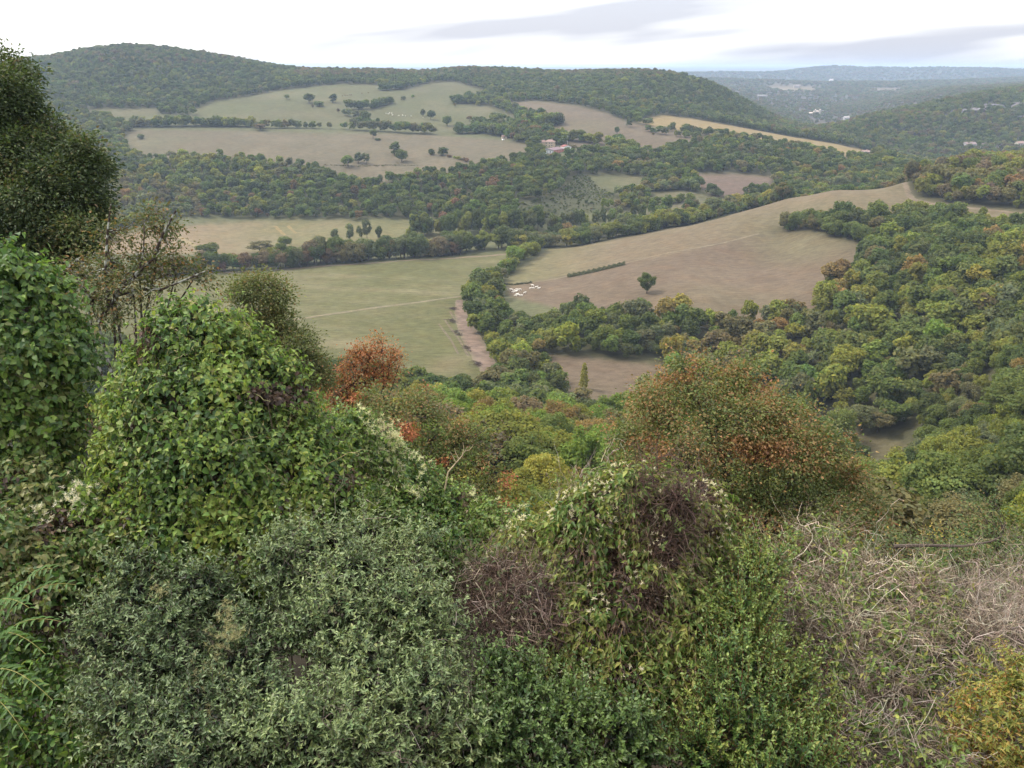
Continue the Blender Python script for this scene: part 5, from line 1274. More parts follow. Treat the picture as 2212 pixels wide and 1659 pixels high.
def tubes(P, R, n=3):
    """P (S,K,3) curves with radii R (S,K) -> one set of thin tubes."""
    S, Kn = P.shape[:2]
    t = np.gradient(P, axis=1); t = unit(t)
    ref = np.where(np.abs(t[..., 2:3]) > .85, np.array([1.0, 0, 0]), UP)
    a = unit(np.cross(t, ref)); b = np.cross(t, a)
    th = np.linspace(0, 2 * math.pi, n, endpoint=False)
    v = P[:, :, None] + R[:, :, None, None] * (np.cos(th)[:, None] * a[:, :, None] + np.sin(th)[:, None] * b[:, :, None])
    base = (np.arange(S)[:, None, None] * Kn + np.arange(Kn - 1)[None, :, None]) * n
    j = np.arange(n)[None, None]; j2 = (j + 1) % n
    f = np.stack([base + j, base + j2, base + n + j2, base + n + j], -1).reshape(-1, 4)
    return v.reshape(-1, 3), f

def shoots(P, N, rng, L=.3, M=6, dirs=(.5, .6, .5), bend=(0, 0, -.4), leaf=.05, fwd=.6, droop=0.0, face_up=.6, taper=.5, spread=.35, per=2):
    """Leafy twigs: returns curves and leaf frames."""
    S = len(P)
    d0 = unit(N * dirs[0] + UP * dirs[1] + rng.normal(0, 1, (S, 3)) * dirs[2])
    ln = L * rng.uniform(.5, 1.35, S)
    g = np.array(bend)[None] * rng.uniform(.4, 1.4, (S, 1))
    def at(t): return P[:, None] + ln[:, None, None] * (d0[:, None] * t[..., None] + g[:, None] * (t ** 2)[..., None])
    tk = np.tile(np.linspace(0, 1, 4), (S, 1)); curves = at(tk)
    tn = np.clip((np.arange(M) + .35)[None] / M + rng.uniform(-.04, .04, (S, M)), .02, 1.0)
    pos = at(tn); tan = unit(d0[:, None] + 2 * g[:, None] * tn[..., None])
    ref = unit(rng.normal(0, 1, (S, 1, 3)) + 0 * tan)
    s1 = unit(np.cross(tan, ref)); s2 = np.cross(tan, s1)
    ang = (np.arange(M) * math.pi / 2)[None, :, None] + rng.uniform(-.5, .5, (S, M, 1))
    side = s1 * np.cos(ang) + s2 * np.sin(ang)
    out = []
    for sgn in ((1, -1) if per == 2 else (1,)):
        d = unit(side * sgn + tan * fwd + UP * -droop + rng.normal(0, spread, (S, M, 3)))
        nr = unit(UP * face_up + N[:, None] * .55 + tan * .25 + rng.normal(0, .32, (S, M, 3)))
        x = unit(np.cross(d, nr)); nr = np.cross(x, d)
        sz = leaf * rng.uniform(.65, 1.25, (S, M)) * (1 - taper * tn ** 2 * .7)
        out.append([a.reshape(-1, 3) for a in (pos, d, x, nr)] + [sz.ravel(), tn.ravel()])
    return curves, ln, [np.concatenate([o[i] for o in out]) for i in range(6)]

def leaves_mesh(name, pos, d, x, nr, sz, wid, tint, mat):
    v = pos[:, None] + sz[:, None, None] * (LEAF6[None, :, 0, None] * (wid * 1.0)[:, None, None] * x[:, None] + LEAF6[None, :, 1, None] * d[:, None] + LEAF6[None, :, 2, None] * nr[:, None])
    n = len(pos)
    f = (np.arange(n)[:, None, None] * 6 + LEAF6F[None]).reshape(-1, 4)
    c = np.repeat(tint, 6, 0)
    return mesh_np(name, v.reshape(-1, 3), f, mat, c)

def pick_tints(pal, n, rng, p=None, patch=None):
    cols = np.array([c for c, w in pal]); w = np.array([w for c, w in pal], float); w /= w.sum()
    if patch is not None:
        W_ = w[None] * np.exp(np.linspace(-1, 1, len(w))[None] * (patch[:, None] - .5) * 5); W_ /= W_.sum(1, keepdims=True)
        k = np.minimum((rng.uniform(0, 1, (n, 1)) > np.cumsum(W_, 1)).sum(1), len(w) - 1)
    else: k = rng.choice(len(w), n, p=w)
    t = cols[k] * rng.uniform(.78, 1.25, (n, 1)) * (1 + rng.normal(0, .05, (n, 3)))
    return np.clip(t, 0.002, .9)

def bush(name, label, cat, lob, n_shoots, pal, seed, leaf=.05, wid=.9, heart=False, gloss=False, L=.3, M=6, dirs=(.5, .6, .5), bend=(0, 0, -.4), fwd=.6, droop=0., face_up=.6, taper=.5,
         spread=.35, lump=.12, gap=0.0, freq=7.0, fill=.5, fill_pal=None, stem_col=(.10, .075, .05), stem_r=.0022, singles=300, tip=None, inner=None, group=None, stem_label=None, flat=1.0, top_tint=None, brown=None, shrink=.82, layers=0, sub=(.34, .55)):
    rng = np.random.default_rng(seed)
    SHRINK[0] = shrink; c, r = lobes(lob, flat); SHRINK[0] = 1.0
    if layers:
        oc = unit(rng.normal(0, 1, (len(c), layers, 3)) + UP * .25 + unit(CAM - c)[:, None] * .5) * rng.uniform(.5, 1.0, (len(c), layers, 1)) * r[:, None]
        core_c, core_r = c, r * .66
        c = (c[:, None] + oc).reshape(-1, 3); r = np.repeat(r, layers, 0) * rng.uniform(*sub, (len(c), 1))
        c = np.concatenate([c, core_c]); r = np.concatenate([r, core_r])
    P, N = surface(c, r, n_shoots, rng, lump=lump, gap=gap, freq=freq, rough_seed=seed)
    P = P - N * rng.uniform(0, .5, (len(P), 1)) * L * .6
    curves, ln, (pos, d, x, nr, sz, tn) = shoots(P, N, rng, L, M, dirs, bend, leaf, fwd, droop, face_up, taper, spread)
    patch = vnoise(pos[:, 0] * 2.2 + pos[:, 1] * 1.1 + seed, pos[:, 2] * 2.2 - pos[:, 1], seed, 2)
    tint = pick_tints(pal, len(pos), rng, patch=patch)
    if tip is not None:
        k = np.clip((tn - .6) * 2.5, 0, 1)[:, None] * rng.uniform(.3, 1, (len(pos), 1)); tint = tint * (1 - k) + np.array(tip) * k
    if brown is not None:      # dead leaves gathered in patches
        bc, thr = brown
        k = vnoise(pos[:, 0] * 3.1 + 7, pos[:, 2] * 3.1 + pos[:, 1], seed + 5, 3) + rng.uniform(-.08, .08, len(pos)) > thr
        tint[k] = pick_tints(bc, int(k.sum()), rng)
    base = c.mean(0).copy(); base[2] = float(height(base[0], base[1]))
    root = thing(name, label, cat, tuple(base), 0, group)
    w = wid * rng.uniform(.8, 1.2, len(pos))
    # the leaves that show largest become parts of their own
    one = np.zeros(len(pos), bool)
    if singles:
        ppx, ppy = project(pos[:, 0], pos[:, 1], pos[:, 2]); dist = np.linalg.norm(pos - CAM, axis=1)
        inv = (ppx > 5) & (ppx < 2207) & (ppy < 1654) & (ppy > 5)
        cell = (np.floor(ppx / 17).astype(int) * 1000 + np.floor(ppy / 17).astype(int))
        o = np.lexsort((dist, cell)); first = np.ones(len(o), bool); first[1:] = cell[o][1:] != cell[o][:-1]
        cand = np.zeros(len(pos), bool); cand[o[first]] = True
        area = sz ** 2 * w * np.abs((nr * unit(CAM - pos)).sum(1)) / dist ** 2 * cand * inv
        idx = np.argsort(-area)[:singles]; idx = idx[area[idx] > 0]
        one[idx] = True
        lm = leaf_mesh(heart, M_GLOSS_ONE if gloss else M_LEAF_ONE)
        for i in idx:
            lo = link('leaf', lm, root)
            s = sz[i]
            m = Matrix(((x[i][0] * s * w[i], d[i][0] * s, nr[i][0] * s, pos[i][0] - base[0]), (x[i][1] * s * w[i], d[i][1] * s, nr[i][1] * s, pos[i][1] - base[1]),
                        (x[i][2] * s * w[i], d[i][2] * s, nr[i][2] * s, pos[i][2] - base[2]), (0, 0, 0, 1)))
            lo.matrix_basis = m
            lo.color = (*tint[i], 1)
    # deeper leaves close the bush; dark fill palettes put gap shade into their colour
    k = ~one
    A = [a[k] for a in (pos, d, x, nr, sz, w)] + [tint[k]]
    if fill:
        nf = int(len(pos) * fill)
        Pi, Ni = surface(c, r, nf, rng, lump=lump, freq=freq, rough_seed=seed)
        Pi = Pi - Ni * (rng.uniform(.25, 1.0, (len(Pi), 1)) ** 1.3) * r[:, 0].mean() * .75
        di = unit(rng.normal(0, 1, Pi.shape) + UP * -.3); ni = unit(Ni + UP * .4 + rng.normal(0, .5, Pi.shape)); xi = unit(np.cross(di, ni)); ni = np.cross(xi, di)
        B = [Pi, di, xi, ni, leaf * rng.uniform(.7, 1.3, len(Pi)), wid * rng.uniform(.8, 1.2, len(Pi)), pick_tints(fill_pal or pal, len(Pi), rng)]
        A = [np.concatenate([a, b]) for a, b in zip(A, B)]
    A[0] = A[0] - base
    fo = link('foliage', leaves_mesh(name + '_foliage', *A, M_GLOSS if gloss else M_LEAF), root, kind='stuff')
    # stems: the twigs and a few woody rods from the ground into the lobes
    rad = np.tile(np.array([1.3, 1.0, .75, .35]), (len(curves), 1)) * stem_r * rng.uniform(.7, 1.5, (len(curves), 1))
    v1, f1 = tubes(curves, rad)
    nb = 14
    kk = rng.integers(0, len(c), nb); e = c[kk] + rng.normal(0, .35, (nb, 3)) * r[kk]; st = e * np.array([1, 1, 0]) + rng.normal(0, .25, (nb, 3)); st[:, 2] = height(st[:, 0], st[:, 1]) - .05
    md_ = (st + e) / 2 + rng.normal(0, .08, (nb, 3))
    v2, f2 = tubes(np.stack([st, md_, e], 1), np.tile(np.array([4.0, 3.0, 1.6]), (nb, 1)) * max(stem_r, .002) * 1.6, 5)
    v = np.concatenate([v1, v2]) - base
    cc = np.tile(np.array(stem_col), (len(v), 1)) * rng.uniform(.8, 1.2, (len(v), 1))
    so = link('stems', mesh_np(name + '_stems', v, np.concatenate([f1, f2 + len(v1)]), M_STEM, cc), root, kind='stuff')
    return root, base, c, r, rng

def fluff(root, base, spots, rng, size=.03, col=(.62, .58, .42), n=14, name='seed_head', thin=.06):
    """Feathery seed heads: bursts of fine hairs at the given points."""
    S = len(spots)
    d = unit(rng.normal(0, 1, (S, n, 3)) + np.array([0, 0, .25])); x = unit(np.cross(d, rng.normal(0, 1, (S, n, 3))))
    s = size * rng.uniform(.6, 1.3, (S, n, 1))
    p = spots[:, None] - base
    v = np.stack([p - x * s * thin, p + x * s * thin, p + d * s + x * s * thin * .5, p + d * s * 1.0 - x * s * thin * .5], 2).reshape(-1, 3)
    f = np.arange(len(v)).reshape(-1, 4)
    c = np.repeat(np.clip(np.array(col)[None] * rng.uniform(.7, 1.25, (S * n, 1)), 0, .85), 4, 0)
    return link(name, mesh_np(name, v, f, M_FLUFF, c), root, kind='stuff')

def twigs(root, base, P, D, rng, L=.5, wander=.5, bend=(0, 0, -.15), r=.003, col=(.30, .24, .2), name='dry_stems', Kn=6, n=3, forks=1):
    S = len(P)
    ln = L * rng.uniform(.45, 1.4, S)
    t = np.linspace(0, 1, Kn)
    w = np.cumsum(rng.normal(0, wander / Kn, (S, Kn, 3)), 1); w -= w[:, :1]
    C3 = P[:, None] + ln[:, None, None] * (D[:, None] * t[None, :, None] + w + np.array(bend) * (t ** 2)[None, :, None])
    R = r * rng.uniform(.55, 1.5, (S, 1)) * np.linspace(1.15, .35, Kn)[None]
    allC, allR = [C3], [R]
    for _ in range(forks):
        k = rng.integers(1, Kn - 1, S); st = C3[np.arange(S), k]; dd = unit(D + rng.normal(0, .7, (S, 3)))
        w2 = np.cumsum(rng.normal(0, wander / Kn, (S, Kn, 3)), 1); w2 -= w2[:, :1]
        allC.append(st[:, None] + (ln * .5)[:, None, None] * (dd[:, None] * t[None, :, None] + w2 + np.array(bend) * (t ** 2)[None, :, None]))
        allR.append(R * .6)
    v, f = tubes(np.concatenate(allC), np.concatenate(allR), n)
    nS = S * (1 + forks)
    c = np.repeat(np.array(col)[None] * rng.uniform(.55, 1.45, (nS, 1)) * (1 + rng.normal(0, .06, (nS, 3))), Kn * n, 0)
    return link(name, mesh_np(name, v - base, f, M_STEM, np.clip(c, 0, .8)), root, kind='stuff')

V_DK, V_MD, V_LT, V_YL = (.050, .100, .030), (.105, .180, .042), (.180, .260, .056), (.27, .31, .07)
DEADB = [((.070, .045, .032), 3), ((.115, .075, .05), 2), ((.042, .03, .024), 2)]
SIN_V = dict(leaf=.074, wid=.76, heart=True, L=.34, M=5, dirs=(.75, -.15, .55), bend=(0, 0, -.45), fwd=.5, droop=.85, face_up=.36, spread=.4, fill=.5)

bush('ivy_bush', 'tall mass of broad dark green climbing leaves filling the left edge', 'bush',
     [(20, 640, 8.8, 120), (75, 660, 8.9, 85), (60, 770, 8.6, 140), (120, 745, 8.8, 62), (40, 900, 8.3, 140), (95, 900, 8.5, 78), (30, 1010, 8.0, 120), (-80, 800, 8.4, 190), (-40, 600, 8.8, 90)],
     1350, [(V_DK, 3.2), (V_MD, 2.6), (V_LT, 1.0), ((.15, .18, .055), .35)], 11, **{**SIN_V, 'leaf': .088, 'wid': .86}, gap=.1, tip=(.12, .19, .05), brown=([((.10, .075, .05), 1), ((.16, .13, .07), 1)], .80))

B_LOBES = [(450, 930, 8.0, 225), (440, 1100, 7.5, 190), (432, 770, 8.3, 142), (375, 865, 8.1, 145), (520, 860, 8.2, 152), (625, 960, 8.4, 105), (345, 1000, 7.7, 135), (450, 1020, 7.5, 185), (610, 1060, 7.7, 175), (700, 1085, 8.1, 85), (270, 1100, 7.3, 112), (560, 1180, 7.1, 150), (400, 1180, 7.0, 150)]
rB = bush('vine_mound', 'big rounded mound of bright green climbing vine left of the picture centre', 'bush', B_LOBES,
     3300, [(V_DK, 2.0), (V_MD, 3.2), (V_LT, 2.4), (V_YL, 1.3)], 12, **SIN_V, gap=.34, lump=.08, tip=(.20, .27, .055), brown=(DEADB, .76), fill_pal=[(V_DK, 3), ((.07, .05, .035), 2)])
root, base, c, r, rng = rB
P, N = surface(c, r, 90, rng, lump=.15); twigs(root, base, P, unit(N * .5 + rng.normal(0, .6, P.shape) + UP * -.3), rng, L=.4, r=.003, col=(.30, .26, .13), name='vine_stem', bend=(0, 0, -.3))
P, N = surface(c, r, 70, rng, lump=.15); fluff(root, base, P + N * .05, rng, .03, (.55, .5, .36))

rC = bush('vine_bank', 'sloping bank of green vine dotted with cream seed heads right of the big mound', 'bush',
     [(800, 1015, 9.4, 100), (880, 1065, 9.3, 92), (960, 1105, 9.2, 82), (1050, 1145, 9.0, 74), (1130, 1160, 8.8, 66), (850, 1150, 8.7, 120), (980, 1200, 8.5, 100), (745, 950, 9.2, 80), (1100, 1230, 8.2, 80)],
     2300, [(V_DK, 1.6), (V_MD, 3), (V_LT, 2.4), ((.20, .24, .075), 1.2)], 13, **{**SIN_V, 'leaf': .062}, gap=.12, tip=(.15, .21, .06), brown=([((.16, .12, .08), 1)], .80))
root, base, c, r, rng = rC
P, N = surface(c, r, 800, rng, face=.0); k = vnoise(P[:, 0] * 2.4, P[:, 2] * 2.4 + P[:, 1], 3, 2) > .52; P, N = P[k], N[k]
fluff(root, base, P + N * .09, rng, .046, (.66, .64, .44), n=18)

rL = bush('vine_tangle', 'yellowing vine with white fluffy seed heads below the ivy at left', 'bush',
     [(60, 1085, 7.4, 105), (160, 1115, 7.3, 85), (40, 1190, 6.8, 105), (180, 1195, 6.9, 85), (250, 1185, 6.8, 70), (110, 1260, 6.5, 80)],
     1100, [(V_MD, 2), (V_DK, 1.6), ((.14, .17, .06), 1.5), ((.20, .20, .075), .8)], 14, **{**SIN_V, 'leaf': .076}, gap=.2, tip=(.19, .21, .07), brown=(DEADB, .70))
root, base, c, r, rng = rL
for cxp, cyp, nn in ((160, 1075, 46), (100, 1130, 34), (45, 1120, 14)):
    q = at_depth(cxp, cyp, 6.9); fluff(root, base, q + rng.normal(0, .09, (nn, 3)), rng, .03, (.74, .68, .58), n=18)

PRIV = dict(layers=5, sub=(.30, .52), leaf=.054, wid=.50, gloss=True, L=.30, M=8, dirs=(.55, .62, .42), bend=(0, 0, .05), fwd=.75, droop=-.05, face_up=.7, spread=.3, lump=.15, freq=6.5, fill=.3, stem_col=(.13, .105, .085), stem_r=.0020)
P_PAL = [((.078, .118, .050), 2.4), ((.110, .158, .066), 3), ((.155, .208, .088), 1.7), ((.20, .24, .09), .6)]
rD = bush('privet_bush', 'grey-green small leaved privet with upright sprays at the bottom centre', 'bush',
     [(660, 1235, 6.5, 112), (765, 1200, 6.7, 78), (870, 1210, 6.7, 98), (700, 1345, 6.1, 145), (880, 1340, 6.1, 132), (930, 1440, 5.7, 95), (760, 1485, 5.5, 150), (900, 1580, 5.1, 155), (700, 1620, 5.0, 160), (820, 1680, 4.7, 150)],
     2500, P_PAL, 15, **PRIV, gap=.15, tip=(.25, .31, .125), fill_pal=[((.022, .036, .02), 2), ((.04, .03, .02), 1)])  # inner leaves darkened to paint the shade between sprays
root, base, c, r, rng = rD
P, N = surface(c, r, 60, rng); twigs(root, base, P - N * .1, unit(N * .4 + UP * .4 + rng.normal(0, .5, P.shape)), rng, L=.6, r=.003, col=(.2, .16, .14), name='bare_twig')
P = np.stack([at_depth(px, py, Y) for px, py, Y in ((735, 1130, 6.5), (752, 1160, 6.5), (880, 1120, 6.5), (860, 1150, 6.5), (640, 1150, 6.4), (1010, 1385, 5.5), (1060, 1375, 5.5), (1090, 1370, 5.5))])
rE2 = bush('privet_bush', 'low dark grey-green privet spreading over the bottom left', 'bush',
     [(300, 1295, 6.3, 112), (430, 1300, 6.3, 100), (220, 1385, 6.0, 100), (360, 1425, 5.8, 135), (520, 1405, 5.9, 105), (300, 1565, 5.3, 130), (460, 1565, 5.3, 145), (590, 1545, 5.3, 105), (215, 1490, 5.5, 70), (400, 1690, 4.8, 150)],
     2100, [((.062, .098, .044), 3), ((.090, .135, .058), 3), ((.132, .182, .078), 1.4), ((.18, .21, .08), .5)], 16, **{**PRIV, 'dirs': (.75, .35, .45)}, gap=.2, tip=(.20, .26, .11), fill_pal=[((.02, .034, .02), 2), ((.035, .028, .02), 1)])  # inner leaves darkened here too, shade of the gaps in their colour
root, base, c, r, rng = rE2
for cxp, cyp, Yq, nn in ((490, 1320, 5.7, 26), (500, 1365, 5.6, 30), (475, 1390, 5.6, 26), (440, 1460, 5.4, 20), (430, 1550, 5.1, 24), (410, 1580, 5.1, 24), (395, 1635, 4.9, 16), (350, 1275, 6.0, 20)):
    q = at_depth(cxp, cyp, Yq); fluff(root, base, q + rng.normal(0, .055, (nn, 3)), rng, .034, (.40, .37, .22), n=20, thin=.03)

HANG = dict(leaf=.075, wid=.52, L=.40, M=6, dirs=(.7, -.35, .45), bend=(0, 0, -.6), fwd=.9, droop=1.0, face_up=.25, spread=.35, fill=.3, heart=True)
rE = bush('vine_mound', 'mound of drooping yellow-green vine over a dead brown tangle right of centre', 'bush',
     [(1370, 1105, 7.1, 118), (1280, 1135, 7.0, 96), (1480, 1125, 7.1, 98), (1400, 1260, 6.7, 135), (1250, 1230, 6.8, 95), (1300, 1350, 6.4, 125), (1450, 1370, 6.4, 115), (1150, 1180, 7.1, 70), (1210, 1450, 6.1, 105), (1350, 1490, 5.9, 110), (1540, 1230, 6.9, 62), (1500, 1340, 6.3, 95), (1470, 1460, 6.0, 90)],
     2300, [((.08, .145, .036), 2), ((.12, .185, .044), 2.6), ((.185, .225, .055), 2.2), ((.26, .27, .07), .9)], 17, **HANG, gap=.42, lump=.16, tip=(.19, .23, .06), brown=(DEADB, .70), fill_pal=DEADB, stem_col=(.20, .13, .08))
root, base, c, r, rng = rE
P, N = surface(c, r, 520, rng, lump=.1); twigs(root, base, P - N * rng.uniform(.0, .2, (len(P), 1)), unit(rng.normal(0, .8, P.shape) + N * .35 + UP * -.15), rng, L=.36, r=.0028, col=(.13, .09, .075), wander=.9)
k = vnoise(P[:, 0] * 3, P[:, 2] * 3, 9, 2) > .45
fluff(root, base, (P + N * .07)[k][:230], rng, .026, (.70, .64, .50), n=14, thin=.14)
P, N = surface(c, r, 2600, rng, lump=.1, face=0); ppx, ppy = project(P[:, 0], P[:, 1], P[:, 2]); k = (ppy < 1180) & ((ppx < 1340) | (ppx > 1500)) & (rng.uniform(0, 1, len(P)) < .5)
fluff(root, base, (P + N * .08)[k], rng, .022, (.72, .66, .52), n=12, thin=.16)
q = at_depth(1430, 1075, 6.75); P = q + rng.normal(0, 1, (300, 3)) * np.array([.20, .12, .24]); twigs(root, base, P, unit(rng.normal(0, 1, P.shape) + UP * -.3), rng, L=.3, r=.0026, col=(.085, .055, .045), wander=1.0, name='dead_stems')

def tangle(name, label, lob, seed, n, col, L, r, dirs, n_leaf, pal, leaf=.05, fluffs=0, col2=None, wander=.8, dead=0, cat='brush', lump=.2, lead=0):
    rng = np.random.default_rng(seed)
    c, rr = lobes(lob)
    base = c.mean(0).copy(); base[2] = float(height(base[0], base[1]))
    root = thing(name, label, cat, tuple(base))
    P, N = surface(c, rr, n, rng, lump=lump, face=-.6); P = P - N * rng.uniform(0, .9, (len(P), 1)) * rr[:, 0].mean() * .8
    D = unit(N * dirs[0] + UP * dirs[1] + rng.normal(0, dirs[2], P.shape))
    twigs(root, base, P, D, rng, L=L, r=r, col=col, wander=wander, forks=2)
    if col2 is not None:
        P, N = surface(c, rr, n // 3, rng, lump=lump, face=0); twigs(root, base, P - N * .1, unit(N * dirs[0] + UP * (dirs[1] + .2) + rng.normal(0, dirs[2], P.shape)), rng, L=L * .95, r=r * 1.4, col=col2, wander=wander * .8, name='pale_stems')
    parts = []
    if n_leaf:
        P, N = surface(c, rr, n_leaf // 6, rng, lump=lump, gap=.35)
        cv, ln, (pos, d, x, nr, sz, tn) = shoots(P, N, rng, .28, 3, (.6, -.1, .6), (0, 0, -.4), leaf, .8, .8, .35, .3, .4)
        parts.append([pos, d, x, nr, sz, np.full(len(pos), .55), pick_tints(pal, len(pos), rng)])
    if dead:
        P, N = surface(c, rr, dead, rng, lump=lump, face=-.3); P = P - N * rng.uniform(0, .7, (len(P), 1)) * rr[:, 0].mean()
        d = unit(rng.normal(0, 1, P.shape) + UP * -.6); nn = unit(rng.normal(0, 1, P.shape) + N); x = unit(np.cross(d, nn)); nn = np.cross(x, d)
        parts.append([P, d, x, nn, .035 * rng.uniform(.5, 1.4, len(P)), np.full(len(P), .5), pick_tints(DEADB, len(P), rng)])
    if parts:
        A = [np.concatenate(z) for z in zip(*parts)]; A[0] = A[0] - base
        link('foliage', leaves_mesh(name + '_foliage', *A, M_LEAF), root, kind='stuff')
    if fluffs:
        P, N = surface(c, rr, fluffs, rng, lump=lump); fluff(root, base, P + N * .06, rng, .022, (.66, .6, .45), n=12, thin=.12)
    return root, base, c, rr, rng

tangle('dead_vine_tangle', 'dead brown vine stems heaped left of the drooping vine mound', [(1075, 1265, 6.6, 66), (1140, 1295, 6.4, 66), (1045, 1320, 6.4, 50), (1110, 1355, 6.2, 52)], 31,
       900, (.125, .085, .068), .34, .0026, (.4, -.2, .8), 420, [((.12, .15, .06), 1), ((.07, .11, .04), 1)], col2=(.27, .21, .165), wander=1.0, dead=2600, fluffs=50)

tangle('dead_vine_tangle', 'dark brown curtain of dead vine hanging in the middle of the drooping mound', [(1455, 1090, 6.72, 48), (1445, 1180, 6.5, 42), (1405, 1290, 6.25, 42)], 35,
       420, (.10, .068, .052), .30, .0026, (.3, -.5, .7), 160, [((.16, .21, .055), 1), ((.10, .15, .04), 1)], wander=.9, dead=3600, fluffs=30)
YOUNG = dict(leaf=.046, wid=.62, gloss=True, L=.46, M=13, dirs=(.35, .95, .30), bend=(0, 0, .02), fwd=.9, droop=-.1, face_up=.6, spread=.28, lump=.2, freq=8.0, fill=.4, stem_col=(.20, .085, .05), stem_r=.0024)
bush('spindle_bush', 'bright green shrub of upright red-stemmed shoots in front of the dry brush', 'bush',
     [(1620, 1330, 6.1, 72), (1600, 1450, 5.7, 84), (1670, 1490, 5.7, 84), (1610, 1580, 5.3, 115), (1730, 1620, 5.3, 80), (1640, 1240, 6.5, 52), (1700, 1700, 4.9, 120), (1530, 1640, 5.2, 80)],
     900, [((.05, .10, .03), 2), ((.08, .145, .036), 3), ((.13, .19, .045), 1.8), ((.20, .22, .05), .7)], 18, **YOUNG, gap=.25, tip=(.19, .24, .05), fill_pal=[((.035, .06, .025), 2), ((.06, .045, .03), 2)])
bush('low_shrub', 'dark glossy green shrub in the shade at the bottom right of centre', 'bush',
     [(1120, 1500, 5.6, 95), (1230, 1580, 5.3, 120), (1090, 1620, 5.1, 120), (1340, 1610, 5.2, 100), (1200, 1690, 4.9, 120)],
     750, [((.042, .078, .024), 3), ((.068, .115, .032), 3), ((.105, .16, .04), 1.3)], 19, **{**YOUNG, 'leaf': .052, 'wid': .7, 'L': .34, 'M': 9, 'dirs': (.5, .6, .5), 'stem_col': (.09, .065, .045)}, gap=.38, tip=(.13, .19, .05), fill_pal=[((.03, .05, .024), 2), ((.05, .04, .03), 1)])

G_PAL = [((.12, .18, .045), 2), ((.19, .24, .06), 2), ((.28, .29, .075), 1.2), ((.08, .13, .036), 2)]
tangle('dry_brush', 'heap of dry grey-pink stems threaded with yellow-green vine leaves', [(1700, 1270, 7.3, 80), (1830, 1295, 7.1, 100), (1960, 1325, 6.9, 100), (1850, 1420, 6.4, 125), (2000, 1450, 6.3, 110), (1760, 1190, 7.6, 50), (1740, 1400, 6.6, 90)], 32,
       2100, (.24, .185, .135), .42, .0026, (.5, .15, .75), 5600, G_PAL, leaf=.07, fluffs=130, col2=(.47, .40, .31), dead=6000)
tangle('dry_brush', 'bare pinkish grey dead twigs standing at the right edge', [(2150, 1400, 6.5, 100), (2200, 1320, 6.9, 80), (2240, 1440, 6.3, 90), (2120, 1310, 7.0, 50)], 33,
       1400, (.29, .235, .185), .42, .0024, (.35, .6, .6), 500, G_PAL, col2=(.50, .43, .35), dead=600)
tangle('dry_brush', 'dark tangle of dry stems and sparse green leaves at the bottom right', [(1900, 1560, 5.7, 130), (2050, 1590, 5.6, 115), (1830, 1660, 5.2, 110), (1980, 1690, 5.0, 120), (2130, 1660, 5.2, 100)], 34,
       1300, (.19, .15, .115), .42, .0026, (.5, .2, .75), 4600, G_PAL, leaf=.068, fluffs=20, col2=(.36, .30, .25), dead=2600)
bush('sumac_shrub', 'yellow and orange leaved shrub in the bottom right corner', 'bush', [(2160, 1570, 5.1, 95), (2205, 1470, 5.3, 60), (2200, 1640, 4.9, 90)],
     330, [((.15, .19, .05), 2), ((.25, .26, .06), 2), ((.36, .27, .07), 1.2), ((.36, .18, .06), .6)], 20, leaf=.055, wid=.42, L=.26, M=7, dirs=(.6, .3, .6), bend=(0, 0, -.15), fwd=.5, droop=.1, spread=.25, gap=.3, fill=.15, stem_col=(.25, .12, .06), tip=(.33, .27, .06))
bush('dark_vine', 'shadowed vine leaves hanging in the bottom left corner', 'bush', [(40, 1420, 6.3, 100), (120, 1500, 5.9, 90), (30, 1580, 5.6, 110), (150, 1620, 5.4, 90)],
     420, [(V_DK, 2), (V_MD, 2), (V_LT, .7)], 21, **{**SIN_V, 'leaf': .07}, gap=.4)

